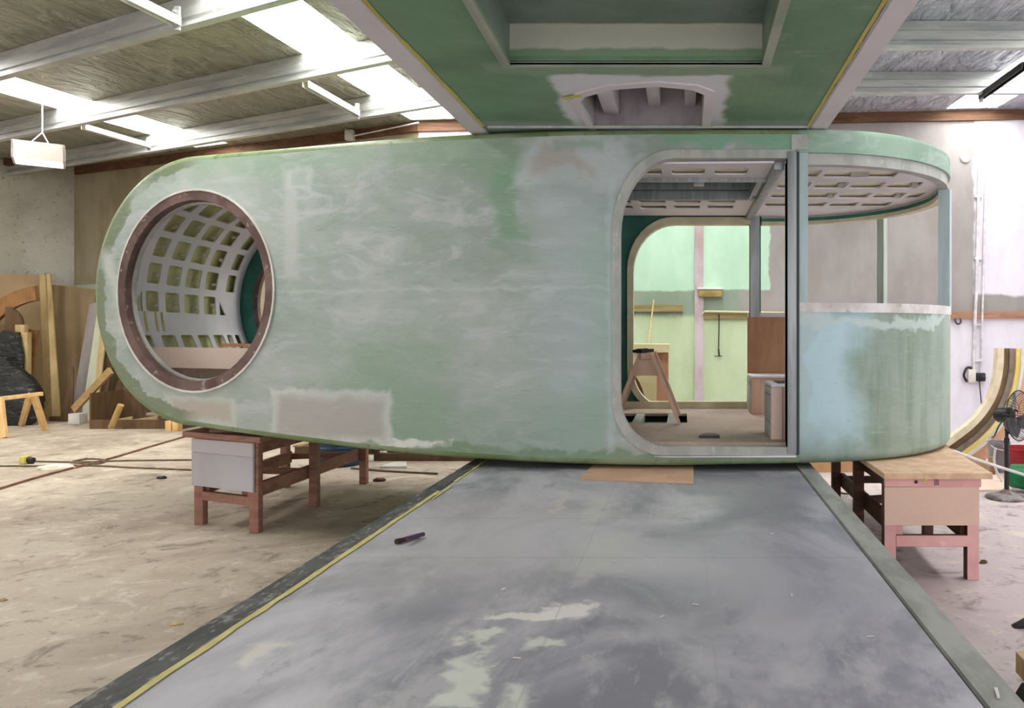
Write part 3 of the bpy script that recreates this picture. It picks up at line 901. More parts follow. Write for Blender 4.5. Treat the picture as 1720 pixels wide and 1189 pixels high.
# lining of the round end with its cut-outs, boards of the bunk
RL = RE - 0.10
def barrel(a, d, b):
    """a: depth from the front, d: thickness outward, b: angle in degrees"""
    r = RL + d; t = math.radians(b)
    return MP(XE - r * XS * math.cos(t), a, ZE + r * math.sin(t))
cols = [(0.66, 0.88), (1.0, 1.26), (1.36, 1.66), (1.77, 2.04), (2.26, 2.48)]
holes = []
for a0 in (-2.3, 13, 28, 43, 58, 73):
    for i, (v0, v1) in enumerate(cols):
        if i == 4 and a0 < 0:
            continue
        holes.append(rrect(v0, v1, a0 - 5.6, a0 + 5.6, [(0.025, 1.5)] * 4, 3))
    if a0 > 5:
        holes.append(rrect(0.30, 0.52, a0 - 5.6, a0 + 5.6, [(0.025, 1.5)] * 4, 3))
holes.append([(0.60, -8), (0.60, 3), (0.50, -3), (0.43, -8)])
holes.append([(2.13, -8), (2.13, 1), (2.2, -3), (2.27, -8)])
for a0 in (-27, -45):
    for v0, v1 in ((0.46, 0.66), (0.82, 1.08), (1.18, 1.42), (1.52, 1.76), (1.86, 2.1), (2.18, 2.3), (2.38, 2.5)):
        holes.append(rrect(v0, v1, a0 - 6, a0 + 6, [(0.025, 1.5)] * 4, 3))
mb = MB(); mb.plate([(0.14, -80), (DEP - 0.05, -80), (DEP - 0.05, 88), (0.14, 88)], holes, 0.016, barrel, (), arange(-76, 86, 5))
lining = part('end_lining', mb, M['lining'], cabin, 'lilac-white curved lining with rows of square cut-outs', ang=50)
mb = MB(); mb.grid([[barrel(v, 0.075, b) for b in range(-80, 90, 4)] for v in (0.12, DEP - 0.05)]); skin = part('end_skin', mb, M['cream'], cabin, 'cream-green skin behind the cut-outs')
for v0, v1 in cols[:4]:
    for a0 in (-2.3, 13, 28, 43):
        mb = MB()
        q = barrel(v1 - 0.03, 0.03, a0 - 1 + 2 * math.sin(v0 * 9 + a0))
        mb.lathe([(0.0, -0.02), (0.016, -0.016), (0.02, 0.0), (0.012, 0.02), (0, 0.026)], q, (1, 0, 0.2), 8)
        part('resin_lump', mb, M['white_steel'], skin)
M['ytape'] = mat('yellow masking tape', (200, 188, 96), (188, 174, 84), 6, rough=0.6)
for v in (0.60, 0.78, 0.89):
    mb = MB(); mb.plate([(v, -19), (v + 0.035, -19), (v + 0.035, -8), (v, -8)], [], 0.0, lambda a, d, b: barrel(a + 0.002 * (b + 19) * 0.4, -0.004, b), (), (-16, -13, -10)); part('tape_strip', mb, M['ytape'], lining, 'yellow tape strip')
mb = MB(); mb.beam(MP(-4.86, 0.52, 1.435), MP(-2.6, 0.52, 1.42), 0.03, 0.185); part('bunk_board', mb, M['pinkmdf'], cabin, 'pale pink board across the round window')
mb = MB(); mb.beam(MP(-4.72, 0.66, 1.13), MP(-2.6, 0.66, 1.13), 0.02, 0.40); part('bunk_panel', mb, M['ply'], cabin)
mb = MB(); mb.beam(MP(-4.05, 0.64, 1.545), MP(-3.0, 0.64, 1.54), 0.12, 0.03); part('bunk_cleat', mb, M['brownply'], cabin)
mb = MB()
mb.slab([MP(-4.6, 0.15, 0.945), MP(-2.6, 0.15, 0.945), MP(-2.6, 0.66, 0.945), MP(-4.6, 0.66, 0.945)], (0, 0, 0.02)); part('bunk_floor', mb, M['ply'], cabin)

# white ceiling and floor liners, added to bounce light inside the cabin
mb = MB(); mb.grid([[MP(x, v, 2.98) for v in (0.06, 2.62)] for x in (-3.9, -3.4, -2.9, -2.4, -1.9, -1.4, -0.9)]); part('bounce_ceiling', mb, M['lining'], cabin)
mb = MB(); mb.grid([[MP(x, v, 0.935) for v in (0.06, 2.62)] for x in (-4.4, -3.9, -3.4, -2.9, -2.4, -2.02)]); part('bounce_floor', mb, M['lining'], cabin)
# things standing inside the cabin
def sawhorse(root, ax0, ax1, z, spread, feet_z, m, mtop, r=0.028):
    """beam from ax0 to ax1 (plan points) at height z"""
    a, b = Vector((*ax0, z)), Vector((*ax1, z)); d = (b - a).normalized(); s = Vector((d.y, -d.x, 0))
    mb = MB(); mb.beam(a, b, 0.09, 0.05); part('top_rail', mb, mtop, root)
    for f in (0.08, 0.92):
        p = a + (b - a) * f
        for k in (-1, 1):
            mb = MB(); mb.beam(p + s * k * 0.05 + Vector((0, 0, 0.02)), Vector((p.x, p.y, feet_z)) + s * k * spread + d * (f - 0.5) * 0.12, 0.07, 0.03, up=s)
            part('leg', mb, m, root)
        mb = MB()
        w = spread * 0.42
        o = d * (0.04 if f > 0.5 else -0.04)
        mb.slab([p + o + s * (-0.06) + Vector((0, 0, -0.03)), p + o + s * 0.06 + Vector((0, 0, -0.03)), p + o + s * w + Vector((0, 0, -0.17)), p + o - s * w + Vector((0, 0, -0.17))], d * 0.016)
        part('gusset', mb, m, root)
M['pinewood'] = mat_wood('pinkish pine', (224, 188, 164), (204, 164, 140), (3, 3, 0.8), 2.2)
r = thing('sawhorse', 'pinkish timber sawhorse standing inside the cabin behind the door opening', 'sawhorse', (-0.31, 7.05, 0.867))
sawhorse(r, (-0.31, 6.66), (-0.31, 7.5), 1.455, 0.29, 0.867, M['pinewood'], M['pinewood'])
r = thing('clamp', 'small black clamp lying on top of the sawhorse in the cabin', 'tool', (-0.31, 6.85, 1.48))
mb = MB(); mb.beam((-0.40, 6.72, 1.497), (-0.26, 7.0, 1.497), 0.02, 0.03); mb.beam((-0.37, 6.70, 1.497), (-0.32, 6.80, 1.50), 0.05, 0.04); part('bar', mb, M['black'], r)
mb = MB(); mb.tube([(-0.42, 6.76, 1.495), (-0.36, 6.86, 1.497)], 0.014, 8); part('handle', mb, M['dark_steel'], r)

def cabinet(label, x0, x1, y0, y1, z0, z1, lines, glass=False):
    r = thing('cabinet', label, 'cabinet', ((x0 + x1) / 2, (y0 + y1) / 2, z0), 'fitted cabinets in the cabin')
    mb = MB(); mb.box(x0, x1, y0 + 0.02, y1, z0, z1 - 0.022, 0.003); part('carcass', mb, M['pinkmdf'], r)
    mb = MB(); mb.box(x0 - 0.01, x1, y0 - 0.01, y1, z1 - 0.02, z1, 0.004); part('countertop', mb, M['lining'], r, 'pale top')
    zz = [z0 + 0.002] + lines + [z1 - 0.024]
    for i in range(len(zz) - 1):
        mb = MB(); mb.box(x0 - 0.014, x0, y0 + 0.03, y1 - 0.01, zz[i] + 0.003, zz[i + 1] - 0.003, 0.003); part('side_panel', mb, M['frame'], r, 'grey side panel')
    mb = MB(); mb.box(x0 - 0.012, x0 + 0.07, y0 - 0.006, y0 + 0.02, z0 + 0.001, z1 - 0.022, 0.004); part('corner_strip', mb, M['pinewood'] if not glass else M['pinkmdf'], r)
    return r
cabinet('low pinkish cabinet at the back of the cabin, under the brown plywood', 0.69, 1.6, 7.52, 8.05, 0.867, 1.235, [1.14])
r = cabinet('grey-sided cabinet just inside the door post, its pale top cut with a dark panel', 0.67, 1.25, 5.70, 6.14, 0.867, 1.275, [0.98, 1.19], True)
mb = MB(); mb.box(0.72, 1.2, 5.80, 6.08, 1.276, 1.282); part('top_inlay', mb, M['dark_timber'], r, 'dark panel let into the top')
mb = MB()
pts = [(0.13 + 0.075 * (1 - math.cos(math.radians(a))), 5.86 + 0.13 * math.sin(math.radians(a)) * 0.9) for a in range(0, 181, 15)]
mb.slab([(0.14, 5.80, 0.868)] + [(0.21 + 0.075 * math.cos(math.radians(a)), 5.80 + 0.15 * math.sin(math.radians(a)), 0.868) for a in range(0, 181, 12)] + [(0.13, 5.80, 0.868)], (0, 0, 0.018))
solo('sanding_block', mb, mat('purple-black rubber', (58, 46, 56), (72, 58, 66), 9, rough=0.6), 'purplish black half-round sanding pad lying on the cabin floor by the door', 'pad')

# ------------------------------------------------------------------ fold-down deck
def deck_mat():
    t = NT('sanded dark deck skin')
    p = t.pos
    n1 = t.noise(t.vmul(p, (1.2, 0.8, 1)), 1.1, 6, 0.62, 0.8)
    n2 = t.noise(t.vadd(t.vmul(p, (2.2, 1.0, 1)), (5, 2, 0)), 2.4, 6, 0.7, 0.2)
    n3 = t.noise(t.vmul(p, (14, 2.2, 1)), 2.0, 5, 0.7, 0.4)
    n4 = t.noise(p, 30, 4, 0.7)
    c = t.mix(t.ramp(n1, 0.36, 0.64), rgb(188, 185, 192), rgb(132, 131, 140))
    c = t.mix(t.ramp(n2, 0.5, 0.68, 0, 0.8), c, rgb(184, 181, 184))
    c = t.mix(t.ramp(n2, 0.28, 0.42, 0.6, 0), c, rgb(108, 108, 117))
    c = t.mix(t.ramp(n3, 0.58, 0.72, 0, 0.35), c, rgb(204, 201, 203))
    c = t.mix(t.ramp(n4, 0.68, 0.76, 0, 0.5), c, rgb(214, 211, 212))
    w = t.warped(0.34, 4.5)
    w2 = t.warped(0.8, 1.3)
    def patch(x0, y0, x1, y1, col, soft, amt=1.0, ww=None):
        nonlocal c
        a, b = at_z(x0, y1, 0.68), at_z(x1, y0, 0.68)
        xs = sorted((at_z(x0, (y0 + y1) / 2, 0.68).x, at_z(x1, (y0 + y1) / 2, 0.68).x))
        f = t.box(ww or w, 'XY', (xs[0], a.y), (xs[1], b.y), soft)
        c = t.mix(t.math('MULTIPLY', f, amt), c, rgb(*col))
    patch(660, 830, 1010, 1000, (186, 182, 184), 0.4, 0.5, w2)
    patch(1120, 880, 1480, 1080, (138, 136, 147), 0.3, 0.5, w2)
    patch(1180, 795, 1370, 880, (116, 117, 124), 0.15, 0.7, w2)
    patch(700, 770, 1380, 790, (84, 86, 92), 0.08, 0.8, w2)  # shade under the cabin front, put into the deck colour
    pale = (216, 218, 206)
    patch(822, 1024, 930, 1036, (226, 221, 214), 0.015, 0.9)
    patch(905, 1012, 985, 1038, (226, 221, 214), 0.02, 0.9)
    patch(788, 1058, 826, 1084, pale, 0.02, 0.9)
    patch(800, 1080, 812, 1110, pale, 0.02, 0.8)
    patch(742, 1112, 800, 1189, pale, 0.025, 0.9)
    patch(848, 1140, 892, 1195, pale, 0.035, 0.8)
    patch(888, 1076, 926, 1092, pale, 0.02, 0.8)
    patch(428, 1080, 474, 1112, (218, 213, 202), 0.03, 0.7)
    patch(930, 826, 946, 862, (196, 186, 181), 0.02, 0.8)
    patch(985, 840, 1020, 880, (190, 192, 183), 0.06, 0.8)
    patch(970, 900, 1050, 960, (190, 192, 184), 0.12, 0.6)
    # faint sheet seams across and along
    s = t.n.new('ShaderNodeSeparateXYZ'); t.link(p, s.inputs[0])
    for ax, v in (('X', -0.43), ('X', 0.1), ('Y', 4.06), ('Y', 3.35)):
        d = t.math('ABSOLUTE', t.math('SUBTRACT', s.outputs[ax], v))
        c = t.mix(t.ramp(d, 0.002, 0.006, 0.3, 0), c, rgb(150, 148, 150) if ax == 'X' else rgb(70, 70, 76))
    t.bump(t.math('ADD', n2, t.math('MULTIPLY', n4, 0.4)), 0.05)
    return t.done(c, 0.42, 0, 0.4)
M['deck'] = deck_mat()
M['deckedge'] = mat('dark deck border', (80, 80, 80), (52, 52, 54), 3, (3, 1, 1), 0.7, col3=(150, 146, 142), lo3=0.52, hi3=0.66)
M['deckedge2'] = mat('grey-green deck border', (156, 156, 150), (130, 131, 126), 3, (3, 1, 1), 0.5, col3=(150, 147, 138), lo3=0.54, hi3=0.68)
DZ = 0.68
deck = thing('fold_down_deck', 'large dark grey scuffed deck folded down level in front of the green cabin', 'deck', (-0.32, 3.7, 0.58))
XL0, XL1, XR0, XR1 = -1.455, -1.50, 0.775, 0.835      # inner border edges near and far
YN, YF = 1.35, 6.05
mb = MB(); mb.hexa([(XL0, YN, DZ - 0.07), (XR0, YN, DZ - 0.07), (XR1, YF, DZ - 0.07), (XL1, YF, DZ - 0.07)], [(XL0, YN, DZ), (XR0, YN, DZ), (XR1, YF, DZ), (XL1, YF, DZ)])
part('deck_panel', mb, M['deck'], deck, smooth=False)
mb = MB(); mb.hexa([(-1.59, YN, DZ - 0.09), (XL0 - 0.003, YN, DZ - 0.09), (XL1 - 0.003, YF, DZ - 0.09), (-1.60, YF, DZ - 0.09)], [(-1.59, YN, DZ + 0.002), (XL0 - 0.003, YN, DZ + 0.002), (XL1 - 0.003, YF, DZ + 0.002), (-1.60, YF, DZ + 0.002)])
bmesh.ops.bevel(mb.bm, geom=mb.bm.edges[:], offset=0.006, segments=2, affect='EDGES')
part('side_border', mb, M['deckedge'], deck, 'black scuffed border strip along the taped side')
mb = MB(); mb.hexa([(XR0 + 0.008, YN, DZ - 0.09), (0.89, YN, DZ - 0.09), (0.965, YF, DZ - 0.09), (XR1 + 0.008, YF, DZ - 0.09)], [(XR0 + 0.008, YN, DZ + 0.004), (0.89, YN, DZ + 0.004), (0.965, YF, DZ + 0.004), (XR1 + 0.008, YF, DZ + 0.004)])
bmesh.ops.bevel(mb.bm, geom=mb.bm.edges[:], offset=0.006, segments=2, affect='EDGES')
part('side_border', mb, M['deckedge2'], deck, 'grey-green border strip with a dark seam')
M['ptape'] = mat('pale yellow masking tape', (210, 198, 118), (196, 182, 100), 9, rough=0.6)
mb = MB()
rnd = random.Random(2)
def tape_run(y0, y1, off, w, n=40):
    rows = []
    for k in range(n + 1):
        y = y0 + (y1 - y0) * k / n
        x = XL0 + (XL1 - XL0) * (y - YN) / (YF - YN) + off
        j = rnd.uniform(-0.004, 0.004)
        rows.append([Vector((x - w / 2 + j, y, DZ + 0.0045)), Vector((x + w / 2 + rnd.uniform(-0.004, 0.004), y, DZ + 0.0045))])
    mb.grid(rows)
tape_run(1.35, 4.75, 0.0, 0.026)
tape_run(4.5, 4.9, 0.03, 0.014, 10)
tape_run(5.05, 6.02, 0.01, 0.016, 14)
part('tape_strip', mb, M['ptape'], deck, 'torn yellow tape along the border', smooth=False)
for x, y in ((-1.2, 1.6), (0.5, 1.6), (-1.2, 3.4), (0.5, 3.4)):
    mb = MB(); mb.box(x - 0.045, x + 0.045, y - 0.045, y + 0.045, 0.0, DZ - 0.072); part('support_leg', mb, M['red_timber'], deck)

# loose things on the deck
mb = MB()
a, b, c_, d_ = at_z(971, 806, DZ), at_z(1165, 813.5, DZ), at_z(1165, 781, DZ), at_z(1000, 779, DZ)
mb.slab([(q.x, q.y, DZ + 0.001) for q in (a, b, c_, d_)], (0, 0, 0.006))
solo('hardboard_sheet', mb, mat('orange-brown hardboard', (206, 170, 142), (196, 158, 130), 5, rough=0.65), 'orange-brown hardboard sheet lying on the deck just under the cabin door', 'board', smooth=False)
r = thing('marker_pen', 'dark red and purple marker pens taped together lying on the deck', 'pen', at_z(690, 903, DZ))
a, b = at_z(672, 908, DZ + 0.012), at_z(704, 899, DZ + 0.012)
mb = MB(); mb.tube([a, b], 0.011, 10); part('barrel', mb, mat('dark red plastic', (92, 30, 40), rough=0.35), r)
a2, b2 = at_z(684, 904.5, DZ + 0.028), at_z(711, 897, DZ + 0.014)
mb = MB(); mb.tube([a2, b2], 0.010, 10); part('barrel', mb, mat('dark purple plastic', (62, 34, 66), rough=0.35), r, 'purple second pen')
mb = MB(); mb.tube([a + (a - b) * 0.2, a], 0.013, 10); part('cap', mb, M['black'], r)
mb = MB(); mb.beam(at_z(1672.5, 1156, DZ + 0.008), at_z(1677, 1171, DZ + 0.008), 0.008, 0.006)
solo('chalk_stick', mb, M['white_steel'], 'tiny white stick on the deck border at the bottom right', 'stick')

for i, (x, y, rot) in enumerate(((1032, 944, 0.3), (845, 990, 1.1), (1168, 1016, -0.4), (1112, 1036, 0.8), (1462, 1070, 0.2), (1330, 1000, 1.4), (868, 1106, -0.2), (1296, 897, 0.6))):
    q = at_z(x, y, DZ); l = 0.012
    mb = MB(); mb.beam(q + Vector((-l * math.cos(rot), -l * math.sin(rot), 0.0025)), q + Vector((l * math.cos(rot), l * math.sin(rot), 0.0025)), 0.006, 0.003)
    solo('paint_chip', mb, M['white_steel'], 'tiny white paint chip lying loose on the grey deck', 'chip', 'white chips scattered on the deck')

# ------------------------------------------------------------------ raised canopy
def canopy_mat():
    t = NT('green canopy laminate')
    p = t.pos
    n1 = t.noise(p, 1.2, 5, 0.6, 0.5)
    n2 = t.noise(t.vmul(p, (1, 2.5, 1)), 3.0, 5, 0.65)
    c = t.mix(t.ramp(n1, 0.36, 0.64), rgb(112, 145, 114), rgb(95, 126, 97))
    c = t.mix(t.ramp(n2, 0.56, 0.7, 0, 0.4), c, rgb(140, 162, 140))
    w = t.warped(0.16, 4.0)
    pale = rgb(206, 208, 214)
    s = t.n.new('ShaderNodeSeparateXYZ'); t.link(p, s.inputs[0])
    # faint printed grid of the cloth on one side
    gx = t.math('ABSOLUTE', t.math('SUBTRACT', t.math('FRACT', t.math('MULTIPLY', s.outputs['X'], 18.0)), 0.5))
    gy = t.math('ABSOLUTE', t.math('SUBTRACT', t.math('FRACT', t.math('MULTIPLY', s.outputs['Y'], 18.0)), 0.5))
    g = t.math('MULTIPLY', t.ramp(t.math('MINIMUM', gx, gy), 0.02, 0.05, 0.3, 0), t.ramp(s.outputs['X'], 0.1, 0.4))
    c = t.mix(g, c, rgb(78, 108, 82))
    c = t.mix(t.box(w, 'XY', (-0.77, 4.42), (0.28, 5.7), 0.03), c, pale)
    c = t.mix(t.math('MULTIPLY', t.box(w, 'XY', (-1.45, 5.38), (1.0, 5.7), 0.08), 0.55), c, rgb(150, 164, 160))
    c = t.mix(t.math('MULTIPLY', t.box(w, 'XY', (-1.1, 4.25), (0.6, 4.40), 0.05), 0.4), c, rgb(150, 166, 146))
    t.bump(n2, 0.05)
    return t.done(c, 0.5, 0, 0.35)
M['canopy'] = canopy_mat()
CZ = 3.125
canopy = thing('raised_canopy', 'green roof panel raised above the deck, with pale side rails and a recess', 'canopy', (-0.25, 4.2, CZ))
CY0, CY1 = 2.2, 6.0
toCan = lambda a, d, b: Vector((a, b, CZ + d))
recess = [(-0.885, 2.3), (0.415, 2.3), (0.435, 4.20), (-0.93, 4.20)]
arch = [(-0.62, 5.60), (-0.66, 4.95), (-0.60, 4.80), (-0.42, 4.66), (-0.15, 4.60), (0.06, 4.66), (0.14, 4.76), (0.145, 5.60)]
mb = MB(); mb.plate([(-1.405, CY0), (0.90, CY0), (0.905, CY1), (-1.41, CY1)], [recess, arch], 0.03, toCan)
part('canopy_panel', mb, M['canopy'], canopy, smooth=False)
M['rail'] = mat('pale lilac primer', (212, 205, 210), (204, 196, 202), 2, rough=0.5)
mb = MB(); mb.hexa([(-1.555, CY0, CZ - 0.02), (-1.418, CY0, CZ - 0.02), (-1.42, CY1, CZ - 0.012), (-1.55, CY1, CZ - 0.012)], [(-1.555, CY0, CZ + 0.4), (-1.418, CY0, CZ + 0.4), (-1.42, CY1, CZ + 0.4), (-1.55, CY1, CZ + 0.4)])
bmesh.ops.bevel(mb.bm, geom=mb.bm.edges[:], offset=0.008, segments=2, affect='EDGES')
part('side_rail', mb, M['rail'], canopy, 'pale lilac side rail')
mb = MB(); mb.hexa([(0.913, CY0, CZ - 0.02), (1.045, CY0, CZ - 0.02), (1.045, CY1, CZ - 0.012), (0.918, CY1, CZ - 0.012)], [(0.913, CY0, CZ + 0.4), (1.045, CY0, CZ + 0.4), (1.045, CY1, CZ + 0.4), (0.918, CY1, CZ + 0.4)])
bmesh.ops.bevel(mb.bm, geom=mb.bm.edges[:], offset=0.008, segments=2, affect='EDGES')
part('side_rail', mb, M['rail'], canopy, 'pale lilac side rail')
for x0, x1 in ((-1.418, -1.392), (0.888, 0.912)):
    mb = MB()
    rows = []
    for k in range(41):
        y = CY0 + (5.5 - CY0) * k / 40
        rows.append([Vector((x0, y, CZ - 0.003)), Vector((x1 + rnd.uniform(-0.005, 0.005), y, CZ - 0.003))])
    mb.grid(rows)
    part('tape_strip', mb, M['ytape'], canopy, 'yellow tape beside the rail', smooth=False)
mb = MB(); mb.plate([(-0.905 - 0.03, 2.25), (0.44 + 0.03, 2.25), (0.485, 4.25), (-0.985, 4.25)], [recess], 0.02, lambda a, d, b: Vector((a, b, CZ - 0.016 + d)))
mb.plate([(-0.905 - 0.01, 2.28), (0.44 + 0.01, 2.28), (0.46, 4.225), (-0.955, 4.225)], [recess], 0.02, lambda a, d, b: Vector((a, b, CZ - 0.026 + d)))
part('recess_trim', mb, mat('grey green trim', (158, 164, 148), (140, 148, 132), 3, rough=0.5), canopy, 'grey trim round the recess', smooth=False)
zt = CZ + 0.20
def well_box(mb, poly, z0, z1, top=True):
    n = len(poly)
    for i in range(n):
        (xa, ya), (xb, yb) = poly[i], poly[(i + 1) % n]
        mb.face([(xa, ya, z0), (xb, yb, z0), (xb, yb, z1), (xa, ya, z1)])
    if top:
        mb.face([(x, y, z1) for x, y in poly])
def recess_mat():
    t = NT('sanded recess')
    n1 = t.noise(t.vmul(t.pos, (1, 1, 2)), 2.0, 5, 0.65, 0.6)
    c = t.mix(t.ramp(n1, 0.35, 0.65), rgb(118, 132, 122), rgb(98, 118, 104))
    w = t.warped(0.05, 5)
    s = t.n.new('ShaderNodeSeparateXYZ'); t.link(w, s.inputs[0])
    far = t.ramp(s.outputs['Y'], 4.17, 4.19)
    low = t.ramp(s.outputs['Z'], CZ + 0.06, CZ + 0.08)
    side = t.mix(low, rgb(122, 148, 118), rgb(184, 184, 170))
    c = t.mix(far, c, side)
    t.bump(n1, 0.1)
    return t.done(c, 0.5)
mb = MB(); well_box(mb, recess, CZ + 0.03, zt)
part('recess_well', mb, recess_mat(), canopy, smooth=False)
mb = MB(); well_box(mb, arch, CZ + 0.03, CZ + 0.36)
M['greypanel'] = mat('misty grey panel', (178, 172, 174), (150, 144, 146), 1.5, (2, 1, 1), 0.55)
part('arch_well', mb, M['greypanel'], canopy, 'grey arched recess', smooth=False)
mb = MB()
mb.box(-0.56, -0.45, 4.75, 5.58, CZ + 0.10, CZ + 0.35, 0.01); mb.box(-0.24, -0.15, 4.7, 5.58, CZ + 0.16, CZ + 0.355, 0.008)
mb.box(0.02, 0.10, 4.78, 5.58, CZ + 0.16, CZ + 0.355, 0.008)
part('rib', mb, M['rail'], canopy, 'pale ribs inside the arched recess')
mb = MB(); mb.plate([(-0.66, 5.60), (-0.715, 4.93), (-0.65, 4.74), (-0.45, 4.59), (-0.15, 4.52), (0.09, 4.58), (0.20, 4.70), (0.205, 5.60)], [arch], 0.012, lambda a, d, b: Vector((a, b, CZ - 0.010 + d)))
part('arch_trim', mb, M['rail'], canopy, 'white filler round the arched opening', smooth=False)
mb = MB(); mb.beam((-0.74, 4.83, CZ - 0.012), (-0.62, 4.76, CZ - 0.012), 0.035, 0.003); part('tape_strip', mb, M['ytape'], canopy, 'short piece of yellow tape')
mb = MB(); mb.box(-1.415, 0.91, CY0, CY1, CZ + 0.375, CZ + 0.395); part('canopy_roof', mb, M['canopy'], canopy)
mb = MB(); mb.tube([(-1.38, 5.505, CZ - 0.004), (0.9, 5.505, CZ - 0.004)], 0.012, 8); part('hinge', mb, M['frame'], canopy)

# ------------------------------------------------------------------ timber trestles under the cabin
def trestle(root, FLp, FRp, MRp, BRp, BLp, ztop, m, mp, panel_z, mlab):
    """plan corners: front-left, front-right, mid-right, back-right, back-left"""
    L = 0.075
    def leg(p, lab=None):
        mb = MB(); mb.box(p[0] - L / 2, p[0] + L / 2, p[1] - L / 2, p[1] + L / 2, 0, ztop - 0.05, 0.003)
        part('leg', mb, m, root, lab)
    MLp = (FLp[0] + (BLp[0] - FLp[0]) * 0.5, FLp[1] + (BLp[1] - FLp[1]) * 0.5)
    for p in (FLp, FRp, MRp, MLp, BRp, BLp):
        leg(p)
    def rail(a, b, z, h, name='rail', w=0.035, off=(0, 0)):
        mb = MB(); mb.beam((a[0] + off[0], a[1] + off[1], z), (b[0] + off[0], b[1] + off[1], z), w, h, bev=0.003)
        part(name, mb, m, root)
    rail(FRp, BRp, 0.33, 0.12, off=(-0.055, 0)); rail(FLp, BLp, 0.33, 0.12, off=(0.055, 0))
    rail(FRp, BRp, ztop - 0.11, 0.11, off=(-0.055, 0)); rail(FLp, BLp, ztop - 0.11, 0.11, off=(0.055, 0))
    rail(FLp, FRp, 0.255, 0.075, 'cross_rail', 0.05); rail(MLp, MRp, 0.33, 0.06, 'cross_rail', 0.05); rail(BLp, BRp, 0.33, 0.06, 'cross_rail', 0.05)
    rail(BLp, BRp, ztop - 0.11, 0.11, 'cross_rail', 0.04)
    d = Vector((FRp[0] - FLp[0], FRp[1] - FLp[1], 0)).normalized(); n = Vector((d.y, -d.x, 0)) * 0.05
    mb = MB(); a = Vector((FLp[0], FLp[1], 0)) - d * 0.04 + n; b = Vector((FRp[0], FRp[1], 0)) + d * 0.035 + n
    z0, z1 = panel_z
    mb.beam(a + Vector((0, 0, (z0 + z1) / 2)), b + Vector((0, 0, (z0 + z1) / 2)), 0.016, z1 - z0)
    part('end_panel', mb, mp, root, mlab)
    return a, b, n

r = thing('trestle', 'reddish timber trestle with a grey end panel under the porthole end of the cabin', 'trestle', (-3.85, 7.4, 0))
a, b, n = trestle(r, (-4.16, 6.70), (-3.53, 6.42), (-3.50, 7.38), (-3.49, 8.5), (-4.25, 8.3), 0.80, M['red_timber'],
        mat('grey-lilac laminate', (186, 182, 188), (178, 172, 178), 2, rough=0.5), (0.345, 0.63), 'grey-lilac end panel')
mb = MB(); mb.beam(a + Vector((0, 0, 0.69)), b + Vector((0, 0, 0.69)), 0.018, 0.115); part('end_board', mb, mat('lilac grey board', (190, 184, 188), rough=0.5), r, 'grey top board of the end')
mb = MB(); mb.hexa([(-4.27, 6.62, 0.765), (-3.40, 6.24, 0.765), (-3.38, 7.0, 0.765), (-4.27, 7.0, 0.765)], [(-4.27, 6.62, 0.812), (-3.40, 6.24, 0.812), (-3.38, 7.0, 0.812), (-4.27, 7.0, 0.812)])
part('top_board', mb, M['red_timber'], r)
mb = MB(); mb.box(-4.0, -3.45, 6.55, 8.4, 0.813, 0.838); part('packing', mb, M['red_timber'], r)

M['pinkpaint'] = mat('dusty pink paint', (228, 176, 172), (216, 160, 158), 2.5, (1, 1, 1), 0.6, col3=(240, 198, 194))
r = thing('trestle', 'pink-fronted timber trestle with a thick chipboard top under the bay of the cabin', 'trestle', (1.6, 5.8, 0))
a, b, n = trestle(r, (1.395, 5.22), (1.95, 5.22), (2.0, 6.3), (2.05, 7.0), (1.395, 7.0), 0.735, M['dark_timber'],
        mat('pale pink ply panel', (222, 190, 172), (212, 178, 160), 2, rough=0.6), (0.37, 0.625), 'pale pink end panel')
mb = MB(); mb.beam(a + Vector((-0.0, 0, 0.662)), b + Vector((0.01, 0, 0.658)), 0.032, 0.064)
part('end_board', mb, M['pinkpaint'], r, 'bright pink board under the top')
for p in ((1.395, 5.22 - 0.041), (1.95, 5.22 - 0.041)):
    mb = MB(); mb.box(p[0] - 0.038, p[0] + 0.038, p[1] - 0.004, p[1] + 0.003, 0.002, 0.37); part('leg_face', mb, M['pinkpaint'], r, 'pink painted face of the front leg')
mb = MB(); mb.box(1.4345, 1.9115, 5.172, 5.19, 0.226, 0.298); part('front_rail', mb, M['pinkpaint'], r, 'pink front rail')
mb = MB(); mb.box(1.44, 1.485, 5.20, 5.26, 0.30, 0.38); part('block', mb, M['pinkpaint'], r)
mb = MB(); mb.hexa([(1.335, 5.10, 0.69), (2.05, 5.10, 0.69), (2.22, 6.9, 0.69), (1.335, 6.9, 0.69)], [(1.335, 5.10, 0.728), (2.05, 5.10, 0.728), (2.22, 6.9, 0.728), (1.335, 6.9, 0.728)]); part('top_board', mb, mat('chipboard', (222, 190, 158), (206, 170, 138), 9, rough=0.75, bump=0.1), r, 'thick chipboard top')
mb = MB(); mb.lathe([(0.012, 0), (0.012, 0.004), (0, 0.004)], (1.56, 5.154, 0.662), (0, -1, 0), 10); part('knot', mb, M['dark_timber'], r)
mb = MB()
for i in range(3):
    for k in range(9):
        mb.box(1.683 + i * 0.011, 1.683 + i * 0.011 + (0.006 if k % 3 else 0.009), 5.1515, 5.153, 0.640 + k * 0.0048, 0.6432 + k * 0.0048)
part('stamp', mb, mat('dark stamp ink', (110, 70, 84), rough=0.7), r, 'small dark timber grade stamp', smooth=False)
mb = MB(); mb.slab([(1.60, 5.099, 0.70), (1.625, 5.097, 0.672), (1.595, 5.097, 0.672)], (0, -0.004, 0)); part('tape_scrap', mb, M['ytape'], r, 'yellow scrap of tape')

